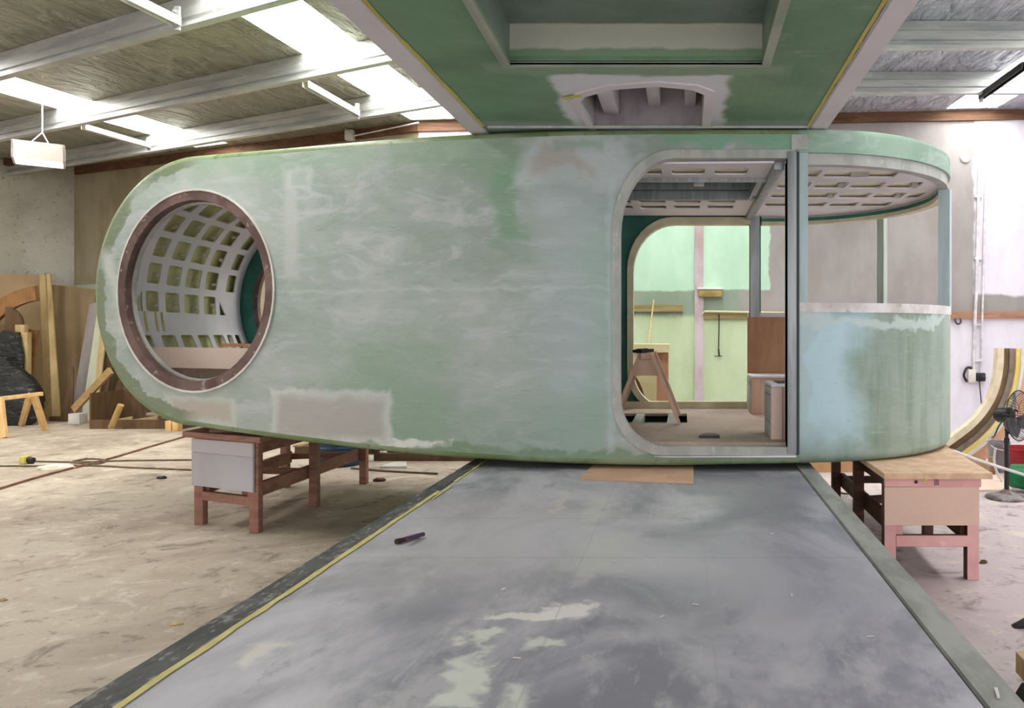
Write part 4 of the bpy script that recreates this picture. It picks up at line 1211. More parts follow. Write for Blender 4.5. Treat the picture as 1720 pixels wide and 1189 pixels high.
# ------------------------------------------------------------------ boards and clutter at the left
def quad_board(name, label, cat, px, m, t=0.02, group=None, dtop=0.6):
    """px: picture places bl, br, tr, tl; the foot stands on the floor, the head leans away"""
    bl, br, tr, tl = px
    a, b = FL(*bl), FL(*br)
    c, d = P(tr[0], tr[1], b.y + dtop), P(tl[0], tl[1], a.y + dtop)
    n = (b - a).cross(d - a).normalized()
    if n.y < 0:
        n = -n
    mb = MB(); mb.slab([a, b, c, d], n * t)
    z = min(v.co.z for v in mb.bm.verts)
    for v in mb.bm.verts:
        v.co.z -= z
    solo(name, mb, m, label, cat, group, smooth=False)
M['mdf'] = mat('tan mdf sheet', (160, 136, 102), (148, 123, 90), 1.0, (1, 1, 1), 0.7)
M['mdf2'] = mat('olive tan mdf sheet', (144, 122, 90), (132, 110, 80), 1.0, (1, 1, 1), 0.7)
M['plyedge'] = mat_wood('pale plywood edge', (190, 166, 118), (168, 143, 98), (3, 3, 0.5), 2.0)
M['palegreen'] = mat('pale grey-green board', (188, 190, 166), (172, 174, 150), 2, (2, 2, 0.4), 0.6)
M['lilacboard'] = mat('grey-lilac board', (150, 142, 140), (138, 128, 126), 2, (2, 2, 0.4), 0.6)
M['brownboard'] = mat_wood('brown offcut', (104, 80, 56), (82, 60, 42), (3, 3, 0.6), 2.0)
M['orangewood'] = mat_wood('orange-brown curved timber', (148, 108, 68), (122, 86, 52), (2, 2, 0.8), 2.0)
M['newpine'] = mat_wood('fresh pine', (226, 190, 134), (204, 164, 108), (3, 3, 0.8), 2.0)
G = 'sheets leaning in the left corner'
quad_board('mdf_sheet', 'widest tan board leaning against the left wall, behind the curved timbers', 'board', [(-24, 706), (80, 702), (70, 462), (-24, 458)], M['mdf'], 0.02, G, 0.15)
quad_board('plywood_sheet', 'plywood sheet on edge just right of the widest tan board, pale edge showing', 'board', [(76, 705), (87, 705), (76, 462), (66, 461)], M['plyedge'], 0.03, G, 0.3)
quad_board('plywood_sheet', 'tall tan sheet standing edge-on right of the first pale edge, before the trapezoid sheet', 'board', [(88, 707), (101, 707), (84, 460), (78, 460)], M['plyedge'], 0.03, G, 0.3)
quad_board('mdf_sheet', 'olive-tan sheet with slanted side leaning beside the round cabin end', 'board', [(97, 701), (150, 701), (160, 486), (85, 478)], M['mdf2'], 0.02, G, 0.35)
quad_board('lilac_board', 'grey-lilac narrow board leaning over the olive-tan sheet, nearest the cabin', 'board', [(118, 704), (143, 704), (170, 505), (150, 512)], M['lilacboard'], 0.02, G, 0.35)
quad_board('green_board', 'pale grey-green plank leaning right of the grey-lilac board', 'board', [(136, 706), (153, 706), (178, 525), (163, 525)], M['palegreen'], 0.03, G, 0.25)
quad_board('pine_batten', 'cream slat standing between the pale green plank and the brown slat', 'board', [(153, 708), (161, 708), (178, 560), (168, 560)], M['plyedge'], 0.03, G, 0.2)
quad_board('brown_batten', 'thin brown slat standing rightmost in the row behind the diagonal batten', 'board', [(163, 707), (173, 707), (192, 590), (180, 590)], M['brownboard'], 0.03, G, 0.2)
quad_board('offcut_board', 'dark brown triangular offcut standing on the floor left of the white box', 'board', [(100, 708), (121, 708), (123, 618), (120, 615)], M['brownboard'], 0.03, None, 0.2)
mb = MB(); mb.beam(FL(124, 714) + Vector((0, 0, 0.28)), P(186, 622, 13.7), 0.05, 0.13)
solo('diagonal_batten', mb, mat_wood('tan batten', (176, 146, 100), (150, 122, 80), (1, 2, 3), 2), 'tan timber batten leaning diagonally in front of the slats by the cabin end', 'batten')
a = FL(118, 712); b = FL(137, 712)
mb = MB(); mb.box(a.x, b.x, a.y - 0.05, a.y + 0.15, 0.0, 0.19, 0.005)
solo('white_carton', mb, M['white_steel'], 'small white carton on the floor under the diagonal batten', 'box')
a = FL(86, 707); b = FL(122, 707)
mb = MB(); mb.box(a.x, b.x, a.y - 0.06, a.y + 0.06, 0.0, 0.09, 0.004)
solo('floor_batten', mb, M['brownboard'], 'short tan batten lying on the floor at the foot of the sheets', 'batten')
quad_board('offcut_board', 'brown offcut slanting beside the crate, under the round cabin end', 'board', [(173, 707), (190, 709), (206, 640), (194, 640)], M['brownboard'], 0.04, None, 0.3)
mb = MB(); mb.tube([FL(187, 723) + Vector((0, 0, 0.05)), P(203, 680, 13.1)], 0.05, 12)
solo('round_log', mb, mat_wood('pale round post', (182, 152, 96), (150, 120, 70), (2, 2, 1), 2), 'short pale round post leaning against the brown crate', 'post')
# crate of offcuts
r = thing('offcut_crate', 'open brown crate of offcuts on the floor under the round cabin end', 'crate', FL(240, 712))
a = FL(203, 712); b = FL(278, 722)
x0, x1, y0, y1 = a.x, -8.6, a.y - 0.75, a.y + 0.05
for nm, bx in (('base', (x0, x1, y0, y1, 0, 0.03)), ('back_panel', (x0, x1, y1 - 0.03, y1, 0.03, 0.62)), ('side_panel', (x0, x0 + 0.03, y0, y1 - 0.03, 0.03, 0.62)), ('side_panel', (x1 - 0.03, x1, y0, y1 - 0.03, 0.03, 0.5)), ('front_board', (x0 + 0.03, x1 - 0.03, y0, y0 + 0.03, 0.03, 0.16))):
    mb = MB(); mb.box(*bx); part(nm, mb, M['brownboard'], r)
for i, (x, z, l, lab) in enumerate(((x0 + 0.35, 0.09, 0.3, 'pale wood offcut lying in the brown crate, left of two'), (x0 + 0.75, 0.10, 0.4, 'pale wood offcut lying in the brown crate, right of two'))):
    mb = MB(); mb.beam((x - l / 2, y0 + 0.2, z), (x + l / 2, y0 + 0.35, z + 0.06), 0.12, 0.06)
    solo('wood_offcut', mb, M['plyedge'], lab, 'offcut', 'offcuts in the crate')
for x0p, x1p, lab in ((277, 288, 'left of two yellow timber blocks on the floor beside the red trestle'), (289, 300, 'right of two yellow timber blocks on the floor beside the red trestle')):
    a, b = FL(x0p, 724), FL(x1p, 724)
    mb = MB(); mb.box(a.x, b.x - 0.01, a.y, a.y + 0.12, 0.0, 0.17, 0.006)
    solo('timber_block', mb, M['newpine'], lab, 'block', 'yellow timber blocks')

# curved timber ribs, frame, black bags
def arc_board(mb, c, r0, r1, a0, a1, y, t, n=14):
    rows = []
    for k in range(n + 1):
        a = math.radians(a0 + (a1 - a0) * k / n)
        ca, sa = math.cos(a), math.sin(a)
        rows.append([Vector((c[0] + r0 * ca, y, c[1] + r0 * sa)), Vector((c[0] + r1 * ca, y, c[1] + r1 * sa)), Vector((c[0] + r1 * ca, y + t, c[1] + r1 * sa)), Vector((c[0] + r0 * ca, y + t, c[1] + r0 * sa))])
    vs = mb.grid(rows, close_v=True); mb.bm.faces.new(vs[0]); mb.bm.faces.new(vs[-1])
q = P(42, 478, 14.3)
mb = MB(); arc_board(mb, (q.x + 0.26, q.z - 1.55), 1.28, 1.55, 98, 165, 14.45, 0.09)
zmin = min(v.co.z for v in mb.bm.verts)
mb.beam((q.x + 0.26 - 1.34, 14.49, 0.0), (q.x + 0.26 - 1.34, 14.49, zmin + 0.1), 0.2, 0.06, up=(0, 1, 0))
solo('curved_rib', mb, M['orangewood'], 'orange-brown curved timber rib leaning in front of the widest tan board', 'timber')
q = P(2, 545, 14.2)
mb = MB(); arc_board(mb, (q.x - 0.1, q.z), 0.001, 0.33, -80, 88, 14.385, 0.05)
mb.beam((q.x - 0.14, 14.41, 0), (q.x - 0.14, 14.41, q.z), 0.1, 0.05, up=(0, 1, 0))
solo('round_former', mb, M['brownboard'], 'dark brown rounded former at the left edge above the black bag', 'former')
r = thing('timber_corner', 'pale timber frame corner standing behind the black bags', 'frame', FL(46, 705))
a = P(44, 558, 14.4); z1 = a.z
mb = MB(); mb.box(a.x - 0.06, a.x + 0.06, 14.35, 14.45, 0.0, z1 - 0.001, 0.004); part('upright', mb, M['plyedge'], r)
mb = MB(); mb.box(P(29, 0, 14.4).x, a.x + 0.0, 14.35, 14.45, z1 - 0.0, z1 + 0.14, 0.004); part('top_rail', mb, M['plyedge'], r)
mb = MB(); mb.box(P(29, 0, 14.4).x, a.x - 0.061, 14.42, 14.44, 0.15, z1 - 0.005); part('panel', mb, M['dark_timber'], r, 'dark panel')
mb = MB(); mb.beam(FL(38, 706.5) + Vector((0, 0, 0.03)), P(56, 552, 14.62), 0.2, 0.05, up=(0, 1, 0))
zm = min(v.co.z for v in mb.bm.verts)
for v in mb.bm.verts:
    v.co.z -= zm
solo('slanted_plank', mb, M['orangewood'], 'orange-brown plank leaning slightly between the pale frame and the sheets', 'plank')
def sack(name, label, c, rx, ry, rz, seed, m):
    bm = bmesh.new(); bmesh.ops.create_icosphere(bm, subdivisions=4, radius=1)
    for v in bm.verts:
        p = v.co.copy()
        k = 1 + 0.16 * mnoise.noise(p * 1.6 + Vector((seed, 0, 0))) + 0.07 * mnoise.noise(p * 4.3 + Vector((0, seed, 0))) - 0.06 * abs(mnoise.noise(Vector((p.x * 5, p.y * 5, p.z * 1.4 + seed))))
        p = p * k
        z = p.z * rz
        sq = 1.0 - 0.25 * max(p.z, 0)
        v.co = Vector((c.x + p.x * rx * sq, c.y + p.y * ry * sq, max(c.z + z, 0.0)))
    mb = MB(); mb.add(bm)
    solo(name, mb, m, label, 'bag', 'black plastic bags', ang=180)
def plastic():
    t = NT('shiny black plastic film')
    n = t.noise(t.vmul(t.pos, (1, 1, 2.2)), 4, 5, 0.6, 1.5)
    t.bump(n, 0.9, 0.08)
    return t.done(rgb(22, 22, 24), 0.22, 0, 0.6)
M['plastic'] = plastic()
c = FL(12, 712); sack('plastic_bag', 'big bulging black plastic bag behind the small pine trestle', Vector((c.x - 0.02, 13.95, 0.53)), 0.82, 0.30, 0.70, 1.3, M['plastic'])
c = P(3, 590, 14.0); 
mb = MB(); bm = bmesh.new(); bmesh.ops.create_icosphere(bm, subdivisions=4, radius=1)
for v in bm.verts:
    p = v.co.copy(); k = 1 + 0.08 * mnoise.noise(p * 2.2)
    e = lambda s: math.copysign(abs(s) ** 0.55, s)
    v.co = Vector((c.x - 0.12 + e(p.x) * 0.26 * k, 14.29 + e(p.y) * 0.06, max(0.84 + e(p.z) * 0.84 * k, 0)))
mb.add(bm); solo('refuse_sack', mb, M['plastic'], 'upright dark flat sack rising behind the bulging black bag', 'bag', 'black plastic bags', ang=180)
r = thing('sawhorse', 'small fresh pine sawhorse in front of the black bags at the left edge', 'sawhorse', FL(25, 730))
ha, hb = P(-12, 671, 12.45), P(72, 661, 12.9)
mb = MB(); mb.beam(ha, hb, 0.12, 0.06, bev=0.004); part('top_rail', mb, M['newpine'], r)
for (pt, foot) in (((0, 670, 12.4), (7, 736)), ((57, 664, 12.8), (76, 724)), ((-8, 668, 12.65), (-20, 718)), ((50, 664, 12.95), (36, 716))):
    f = FL(*foot); a = P(*pt)
    mb = MB(); d = (f - a).normalized(); mb.beam(a, f - Vector((0, 0, 0)), 0.10, 0.05, up=(0, 1, 0))
    for v in mb.bm.verts:
        v.co.z = max(v.co.z, 0.0)
    part('leg', mb, M['newpine'], r)

# cables and scraps on the floor
def cable(pts, r, m, label, group=None):
    mb = MB(); mb.tube(curve_pts([p + Vector((0, 0, r)) for p in pts], 8), r, 7)
    solo('cable', mb, m, label, 'cable', group)
M['ocord'] = mat('rust brown cord', (136, 92, 72), (112, 74, 58), 9, rough=0.6)
M['dcord'] = mat('dark olive cord', (104, 86, 66), (86, 70, 54), 9, rough=0.6)
cable([FL(-12, 826), FL(60, 804), FL(128, 786), FL(190, 770), FL(250, 752), FL(312, 734)], 0.013, M['ocord'], 'rust-brown cable running diagonally over the concrete from the left edge to the red trestle', 'cables on the floor')
cable([FL(56, 776), FL(100, 777), FL(150, 777), FL(210, 775), FL(335, 773.5)], 0.011, M['dcord'], 'upper dark cable from the yellow plug towards the trestle', 'cables on the floor')
cable([FL(-12, 784), FL(60, 784), FL(120, 783), FL(170, 784), FL(230, 787), FL(335, 791)], 0.011, M['dcord'], 'lower dark cable passing in front of the yellow plug', 'cables on the floor')
cable([FL(124, 776), FL(150, 772), FL(176, 774), FL(166, 780), FL(132, 779), FL(120, 777), FL(146, 771)], 0.011, M['dcord'], 'dark coil of cable where the floor cables cross', 'cables on the floor')
cable([FL(166, 720), FL(176, 716), FL(200, 718), FL(214, 715), FL(208, 721)], 0.016, M['dcord'], 'short dark lead curling on the floor in front of the brown crate', 'cables on the floor')
r = thing('cable_plug', 'yellow cable plug lying on the concrete at the left', 'plug', FL(44, 780))
a, b = FL(39, 779), FL(48, 779)
mb = MB(); mb.box(a.x, b.x, a.y - 0.07, a.y + 0.06, 0.0, 0.1, 0.015); part('body', mb, M['ytape'], r)
a, b = FL(47, 779), FL(56, 779)
mb = MB(); mb.tube([a + Vector((0, 0, 0.05)), b + Vector((0, 0, 0.04))], 0.04, 10); part('socket', mb, M['black'], r)
def scrap(name, label, cat, px, py, sx, sy, sz, m, rot=0.0, seed=1.0):
    c = FL(px, py); bm = bmesh.new(); bmesh.ops.create_icosphere(bm, subdivisions=3, radius=1)
    R = Matrix.Rotation(rot, 3, 'Z')
    for v in bm.verts:
        p = v.co.copy(); k = 1 + 0.3 * mnoise.noise(p * 1.8 + Vector((seed, seed, 0)))
        q = R @ Vector((p.x * sx * k, p.y * sy * k, 0))
        v.co = Vector((c.x + q.x, c.y + q.y, max(0.0, p.z * sz * k + sz * 0.3)))
    mb = MB(); mb.add(bm); solo(name, mb, m, label, cat, ang=180)
scrap('rag', 'crumpled off-white rag lying on the rust-brown cable', 'rag', 94, 788, 0.2, 0.09, 0.05, mat('off white rag', (226, 214, 196), rough=0.8), 0.2)
scrap('dark_scrap', 'tiny black and white scrap on the concrete left of the red trestle', 'scrap', 272, 804, 0.05, 0.03, 0.03, M['black'], 0.1, 2)
scrap('wood_chip', 'pale wood chip on the concrete near the taped deck edge', 'chip', 296, 1049, 0.035, 0.02, 0.008, M['plyedge'], 0.4, 3)
scrap('wood_chip', 'small pale chip on the concrete at the far left edge', 'chip', 4, 1009, 0.025, 0.02, 0.012, M['plyedge'], 0.4, 4)
scrap('dark_scrap', 'small dark lump on the concrete under the cabin, right of the trestle', 'scrap', 637, 808, 0.07, 0.05, 0.03, M['dark_timber'], 0.0, 5)

# behind the trestle, under the cabin
r = thing('plastic_drum', 'blue plastic drum behind the legs of the red trestle', 'drum', FL(552, 786))
c = FL(552, 787) + Vector((0, 0.3, 0))
mb = MB(); mb.lathe([(0.26, 0), (0.275, 0.02), (0.28, 0.2), (0.29, 0.21), (0.29, 0.24), (0.28, 0.25), (0.28, 0.48), (0.29, 0.49), (0.29, 0.53), (0.27, 0.56), (0.0, 0.56)], c, seg=36)
part('body', mb, mat('blue plastic', (24, 58, 88), (18, 46, 72), 4, rough=0.4), r)
mb = MB(); mb.lathe([(0.275, 0.555), (0.29, 0.56), (0.29, 0.585), (0.0, 0.59)], c, seg=36); part('rim', mb, mat('light blue lid', (40, 80, 112), rough=0.4), r)
r = thing('timber_rack', 'low dark timber rack on the floor behind the cabin, between trestle and deck', 'rack', FL(690, 785))
a, b = FL(624, 776), FL(742, 788)
for nm, bx in (('bottom_rail', (a.x, b.x + 0.3, 10.0, 10.08, 0.0, 0.1)), ('top_rail', (a.x, b.x + 0.3, 10.0, 10.08, 0.5, 0.58)), ('back_panel', (a.x, b.x + 0.3, 10.45, 10.47, 0.0, 0.58))):
    mb = MB(); mb.box(*bx, 0.003); part(nm, mb, M['brownboard'] if nm != 'back_panel' else M['dark_timber'], r)
for i in range(4):
    x = a.x + (b.x + 0.3 - a.x) * i / 3
    mb = MB(); mb.box(x - 0.05, x + 0.05, 10.005, 10.075, 0.1, 0.5); part('upright', mb, M['brownboard'], r)
mb = MB(); a, b = FL(640, 786), FL(682, 779)
mb.slab([FL(638, 787), FL(683, 787), FL(683, 778.5), FL(662, 779)], (0, 0, 0.03)); solo('white_board', mb, M['white_steel'], 'small white board on the floor in front of the dark timber rack', 'board', smooth=False)
cable([FL(590, 788), FL(640, 792), FL(690, 795), FL(735, 797)], 0.012, M['dcord'], 'thin dark cable on the floor under the cabin near the white board', 'cables on the floor')
r = thing('pale_pallet', 'tan timber pallet on the floor left of the blue drum', 'pallet', FL(500, 766))
for i in range(3):
    mb = MB(); x = FL(480, 768).x
    mb.box(x, x + 1.1, 10.55 + i * 0.35, 10.65 + i * 0.35, 0.0, 0.11); part('bearer', mb, M['brownboard'], r)
for i in range(5):
    mb = MB(); x = FL(480, 768).x + i * 0.25
    mb.box(x, x + 0.11, 10.5, 11.4, 0.11, 0.13); part('slat', mb, M['mdf'], r)

# beyond the doorway: cream arched former on the floor behind the cabin
r = thing('arched_former', 'cream plywood panel with an arched cut-out standing behind the cabin, seen through the door', 'former', (-0.4, 10.2, 0))
x0, x1 = P(1040, 0, 10.2).x, P(1103, 0, 10.2).x
zt = P(0, 592, 10.2).z
ar = [(x1 - 0.62, 0.25), (x1 - 0.1, 0.25)] + [(x1 - 0.13 - 0.30 * (1 - math.cos(math.radians(a))), 0.55 + 0.62 * math.sin(math.radians(a))) for a in range(0, 61, 12)] + [(x1 - 0.62, 1.09)]
mb = MB(); mb.plate([(x0 - 0.3, 0), (x1, 0), (x1, zt), (x0 - 0.3, zt)], [ar], 0.03, lambda a, d, b: Vector((a, 10.2 + d, b))); part('face', mb, mat('cream plywood', (196, 184, 144), (182, 168, 126), 2, rough=0.6), r, smooth=False)
mb = MB(); mb.box(x0 - 0.3, x1 + 0.17, 10.18, 10.75, zt + 0.001, zt + 0.11); part('top', mb, mat('pale cream top', (204, 192, 152), rough=0.6), r)
mb = MB(); mb.box(x1 - 0.02, x1 + 0.15, 10.3, 10.7, 0, zt); part('side', mb, M['brownply'], r)
mb = MB(); mb.box(x0 - 0.3, x1 - 0.03, 10.68, 10.72, 0, zt); part('back', mb, M['brownply'], r)
mb = MB(); mb.tube([Vector((x1 - 0.12, 10.5, zt + 0.11)), W(1098, 504, 0.02)], 0.012, 6); solo('thin_stick', mb, M['plyedge'], 'thin pale stick leaning from the cream former to the wall behind the cabin', 'stick')

# ------------------------------------------------------------------ right side: former, fan, buckets
DR = 9.6
r = thing('quarter_mould', 'big tan panel with a curved quarter-circle mould strip against the right wall', 'mould', (4.2, DR, 0))
def PX(px, py):
    q = P(px, py, DR); return (q.x, q.z)
arcp = [(1684, 585), (1683, 615), (1678, 645), (1668, 672), (1652, 697), (1632, 718), (1610, 735), (1592, 748)]
arcw = [PX(*p) for p in arcp]
acurve = [(v.x, v.z) for v in curve_pts([Vector((x, 0, z)) for x, z in arcw], 4)]
zb_ = 0.0
right_x = PX(1790, 600)[0]
poly = acurve + [(PX(1592, 0)[0], 0.0), (PX(1655, 0)[0], 0.0), PX(1662, 775), PX(1712, 715), (right_x, PX(0, 690)[1]), (right_x, PX(0, 586)[1])]
mb = MB(); mb.plate(poly[::-1], [], 0.03, lambda a, d, b: Vector((a, DR + 0.12 + d, b)))
part('panel', mb, mat('orange tan panel', (222, 176, 142), (212, 162, 128), 1.6, (1, 1, 1), 0.65, col3=(230, 196, 170)), r, smooth=False)
mb = MB(); mb.box(right_x - 0.12, right_x - 0.03, DR + 0.15, DR + 0.24, 0.0, 1.2); part('leg', mb, M['brownboard'], r)
def strip(o0, o1, d0, d1, name, m, lab):
    """band between offsets o0..o1 (metres right of the curve), standing out d0..d1 from the panel"""
    mb = MB(); rows = []
    pts = [Vector((x, z)) for x, z in acurve]
    for i, p in enumerate(pts):
        t = (pts[min(i + 1, len(pts) - 1)] - pts[max(i - 1, 0)]).normalized()
        n = Vector((-t.y, t.x))
        if n.x < 0:
            n = -n
        a, b = p + n * o0, p + n * o1
        rows.append([Vector((a.x, DR + d0, a.y)), Vector((b.x, DR + d0, b.y)), Vector((b.x, DR + d1, b.y)), Vector((a.x, DR + d1, a.y))])
    vs = mb.grid(rows, close_v=True); mb.bm.faces.new(vs[0]); mb.bm.faces.new(vs[-1])
    part(name, mb, m, r, lab)
strip(-0.06, 0.02, 0.0, 0.12, 'outer_flange', mat('cream flange', (226, 212, 184), (206, 190, 158), 5, rough=0.6), 'cream outer flange of the mould')
strip(0.02, 0.115, 0.08, 0.12, 'channel', mat('dark brown channel', (118, 92, 62), (98, 76, 50), 3, rough=0.6), 'dark brown channel of the mould')
strip(0.115, 0.185, 0.06, 0.12, 'grey_strip', mat('grey stained strip', (138, 126, 116), (112, 98, 86), 4, rough=0.6), 'grey stained strip')
strip(0.185, 0.235, 0.03, 0.12, 'yellow_strip', mat('yellow painted strip', (226, 200, 110), (232, 216, 150), 4, rough=0.6), 'yellow strip')
strip(0.235, 0.275, 0.0, 0.12, 'inner_flange', M['white_steel'], 'white inner flange of the mould')

r = thing('pedestal_fan', 'black pedestal fan with a dusty round base at the right edge', 'fan', FL(1689, 836))
f0 = FL(1689, 837)
mb = MB(); mb.lathe([(0.19, 0.0), (0.195, 0.015), (0.18, 0.03), (0.10, 0.05), (0.04, 0.075), (0.03, 0.09), (0, 0.09)], f0, seg=36); part('base', mb, mat('dusty black base', (84, 78, 78), (150, 140, 136), 9, rough=0.7), r, 'black base grey with dust')
hz = 0.80
mb = MB(); mb.lathe([(0.024, 0.085), (0.024, 0.55), (0.028, 0.56), (0.028, 0.60), (0.017, 0.61), (0.017, hz - 0.04)], f0 + Vector((0.012, 0, 0)), seg=14); part('pole', mb, M['black'], r)
hc = Vector((f0.x + 0.15, f0.y, hz)); hc = P(1712, 698, f0.y); 
axis = Vector((0.62, -0.78, 0.05)).normalized()
mb = MB(); mb.beam(hc - axis * 0.05 + Vector((-0.0, 0, -0.12)), Vector((f0.x + 0.012, f0.y, hc.z - 0.16)), 0.05, 0.05); mb.beam(hc - axis * 0.1, hc - axis * 0.1 + Vector((0, 0, -0.17)), 0.04, 0.05); part('neck', mb, M['black'], r)
mb = MB(); mb.lathe([(0.0, -0.26), (0.05, -0.255), (0.075, -0.22), (0.08, -0.10), (0.06, -0.07), (0.0, -0.07)], hc, axis, 18); part('motor', mb, M['black'], r)
q = Vector((0, 0, 1)).rotation_difference(axis)
rad = 0.25
mb = MB()
for k in range(44):
    a = 2 * math.pi * k / 44
    e = Vector((math.cos(a), math.sin(a), 0))
    mb.tube([hc + q @ (e * 0.05 + Vector((0, 0, 0.09))), hc + q @ (e * 0.17 + Vector((0, 0, 0.075))), hc + q @ (e * rad), hc + q @ (e * 0.17 + Vector((0, 0, -0.08))), hc + q @ (e * 0.07 + Vector((0, 0, -0.09)))], 0.0022, 4)
for rr, zz, tr in ((rad, 0, 0.006), (0.05, 0.09, 0.004), (0.17, 0.075, 0.0025), (0.17, -0.08, 0.0025), (0.22, 0.035, 0.0025)):
    mb.tube([hc + q @ Vector((rr * math.cos(a), rr * math.sin(a), zz)) for a in [2 * math.pi * k / 40 for k in range(40)]], tr, 5, True)
part('guard', mb, M['black'], r)
mb = MB(); mb.lathe([(0.0, 0.10), (0.05, 0.10), (0.05, 0.085), (0.0, 0.085)], hc, axis, 18); part('badge', mb, M['dark_steel'], r)
for k in range(3):
    a0 = 2 * math.pi * k / 3 + 0.4
    rows = []
    for i in range(7):
        rr = 0.04 + 0.19 * i / 6
        w = 0.34 + 0.35 * math.sin(math.pi * min(i / 6, 0.9))
        rows.append([hc + q @ Vector((rr * math.cos(a0 + s * w), rr * math.sin(a0 + s * w), -0.02 + 0.035 * s)) for s in (-1, -0.5, 0, 0.5, 1)])
    mb = MB(); mb.grid(rows); part('blade', mb, mat('smoky fan blade', (70, 66, 70), rough=0.4) if k == 0 else bpy.data.materials['smoky fan blade'], r)
mb = MB(); mb.tube(curve_pts([W(1645, 640, 0.08), P(1650, 690, 11.6), P(1658, 728, 10.8), P(1668, 734, 9.4), P(1678, 715, 8.6), P(1690, 700, f0.y + 0.05)], 8), 0.01, 6); part('cord', mb, M['black'], r)

def bucket(root, c, r0, r1, h, m, mh, tilt=None):
    mb = MB(); pr = [(r0, 0), (r1 * 0.985, h * 0.86), (r1, h * 0.87), (r1 * 1.05, h * 0.9), (r1 * 1.05, h), (r1 * 0.97, h), (r0 * 0.95, 0.015), (0, 0.015)]
    ax = tilt or (0, 0, 1)
    mb.lathe(pr, c, ax, 30); part('pail', mb, m, root)
    return
r = thing('grey_bucket', 'grey plastic bucket with a pale rim behind the fan pole', 'bucket', FL(1678, 795))
c = P(1678, 800, 9.25); c.z = 0
bucket(r, c, 0.10, 0.125, 0.36, mat('grey plastic', (150, 148, 156), (130, 128, 136), 6, rough=0.45), M['white_steel'])
mb = MB(); mb.tube(curve_pts([c + Vector((-0.13, 0, 0.35)), c + Vector((-0.08, -0.11, 0.29)), c + Vector((0.08, -0.12, 0.27)), c + Vector((0.13, 0, 0.35))]), 0.006, 6); part('handle', mb, M['white_steel'], r)
r = thing('red_tub', 'dark red plastic tub at the right edge behind the fan', 'tub', P(1715, 800, 8.9))
c = P(1722, 800, 8.75); c.z = 0
bucket(r, c, 0.17, 0.22, 0.36, mat('dark red plastic tub', (158, 26, 36), (130, 20, 28), 5, rough=0.4), None)
r = thing('green_bucket', 'green bucket lying on its side at the right edge by the fan base', 'bucket', FL(1712, 834))
c = P(1698, 816, 7.75)
ax = Vector((0.75, -0.62, 0.0)).normalized()
c = FL(1716, 826); c.z = 0.158
bucket(r, c - ax * 0.1, 0.12, 0.15, 0.33, mat('green plastic', (20, 122, 72), (14, 98, 56), 5, rough=0.4), None, ax)
mb = MB(); mb.tube(curve_pts([P(1598, 756, 7.2), P(1630, 768, 7.3), P(1668, 781, 7.5), P(1735, 802, 7.6)], 6), 0.015, 10)
solo('white_pipe', mb, M['white_steel'], 'long white pipe slanting from the chipboard trestle top to the right edge', 'pipe')
mb = MB(); mb.tube(curve_pts([P(1672, 752, 8.6), P(1670, 775, 8.6), P(1678, 800, 8.55), P(1700, 822, 8.4), P(1735, 835, 8.3)], 6), 0.014, 8)
for v in mb.bm.verts:
    v.co.z = max(v.co.z, 0.004)
solo('white_hose', mb, M['white_steel'], 'thin white hose curling down behind the fan pole', 'hose')
mb = MB(); a = FL(1640, 826); b = FL(1700, 825); c = FL(1700, 800); d = FL(1640, 800)
mb.slab([a, b, c, d], (0, 0, 0.02)); solo('pink_sheet', mb, M['pinkmdf'], 'pinkish board lying on the floor behind the fan base', 'board', smooth=False)
for (x0p, x1p, yb, yt, d, lab) in ((1648, 1660, 802, 775, 8.8, 'left short timber offcut standing behind the chipboard trestle top'), (1662, 1672, 804, 768, 9.0, 'right taller timber offcut standing beside the grey bucket')):
    a, b = P(x0p, yb, d), P(x1p, yt, d)
    mb = MB(); mb.box(a.x, b.x, d, d + 0.05, 0.021 if d < 8.9 else 0.0, b.z, 0.003); solo('timber_offcut', mb, M['mdf'], lab, 'offcut', 'offcuts behind the trestle')
mb = MB(); mb.box(1.15, 2.92, 9.2, 9.24, 0, 0.45); mb.box(1.15, 2.92, 9.18, 9.2, 0.38, 0.45)
solo('tan_panel', mb, mat('tan ply panel', (206, 164, 118), (190, 146, 102), 1.5, rough=0.7), 'long tan panel on edge on the floor behind the right trestle', 'board')
scrap('wood_chip', 'small brown wood chip on the pinkish floor right of the pink trestle', 'chip', 1652, 946, 0.03, 0.015, 0.02, M['brownboard'], 0.2, 6)
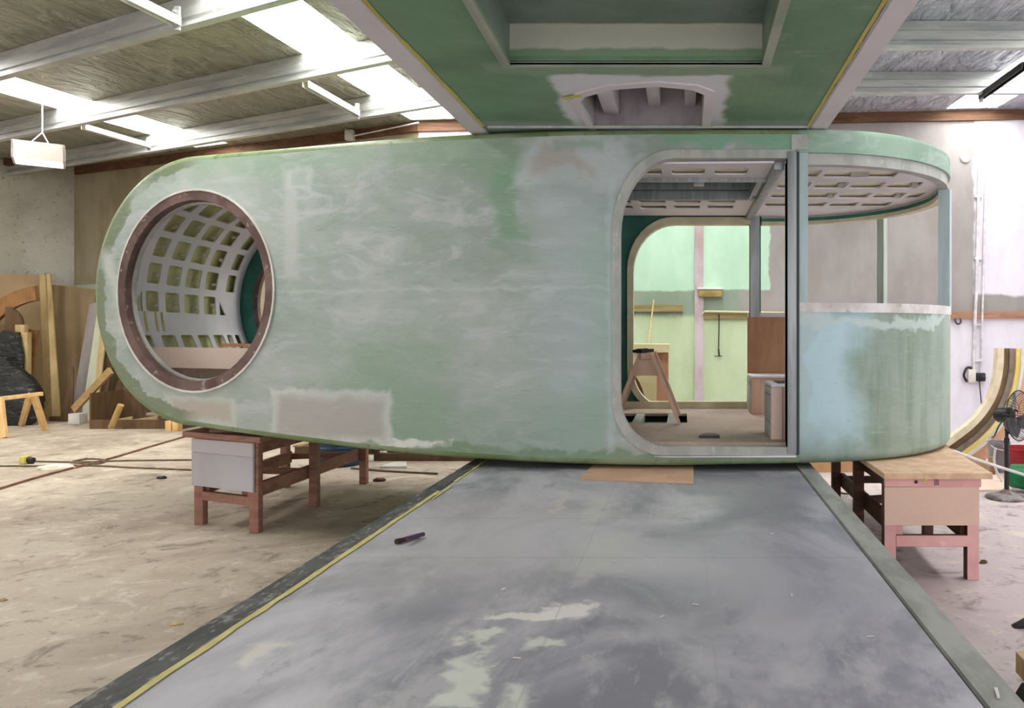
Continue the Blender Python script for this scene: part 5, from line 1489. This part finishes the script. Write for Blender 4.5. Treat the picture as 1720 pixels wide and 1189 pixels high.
cable([FL(1405, 822), FL(1418, 812), FL(1432, 818), FL(1424, 830), FL(1408, 828)], 0.01, M['dcord'], 'thin cable loop on the floor beyond the right edge of the deck', 'cables on the floor')

# bottom right corner: end of a low bench and a clamp
r = thing('work_bench', 'timber end of a low bench with dark legs at the bottom right corner', 'bench', FL(1740, 1180))
a = P(1706, 1098, 3.35)
mb = MB(); mb.slab([P(1706, 1094, 3.4), P(1760, 1150, 2.9), P(1850, 1130, 3.0), P(1790, 1090, 3.5)], (0, 0, -0.09)); part('top_board', mb, M['plyedge'], r, smooth=False)
zz = P(1706, 1094, 3.4).z - 0.09
c = P(1735, 1120, 3.2)
mb = MB(); mb.slab([Vector((c.x - 0.02, c.y - 0.06, 0.18)), Vector((c.x + 0.1, c.y - 0.06, 0.18)), Vector((c.x + 0.1, c.y + 0.06, 0.18)), Vector((c.x - 0.02, c.y + 0.06, 0.18))], (-0.11, 0, -0.18)); part('leg', mb, M['dark_steel'], r, 'dark slanted leg') 
for qx, qy in ((P(1772, 0, 3.42).x, 3.42), (P(1775, 0, 3.02).x, 3.02), (P(1830, 0, 3.05).x, 3.05)):
    mb = MB(); mb.box(qx - 0.03, qx + 0.03, qy - 0.03, qy + 0.03, 0, 0.17); part('leg', mb, M['dark_steel'], r)
r = thing('black_clamp', 'black curved clamp on the floor at the right edge above the bench end', 'clamp', FL(1712, 1076))
a = FL(1700, 1064)
mb = MB(); mb.beam(P(1703, 1056, 4.35), P(1740, 1036, 4.35), 0.05, 0.035, bev=0.006); part('bar', mb, M['black'], r)
mb = MB(); mb.tube(curve_pts([P(1706, 1056, 4.35), P(1708, 1066, 4.32), P(1716, 1075, 4.3), P(1740, 1078, 4.3)]), 0.014, 8); part('arch', mb, M['black'], r)
mb = MB(); mb.tube(curve_pts([P(1712, 1058, 4.33), P(1718, 1066, 4.33), P(1722, 1056, 4.33), P(1740, 1050, 4.33)]), 0.012, 8); part('screw', mb, mat('dark red handle', (92, 48, 46), rough=0.4), r, 'dark red screw')
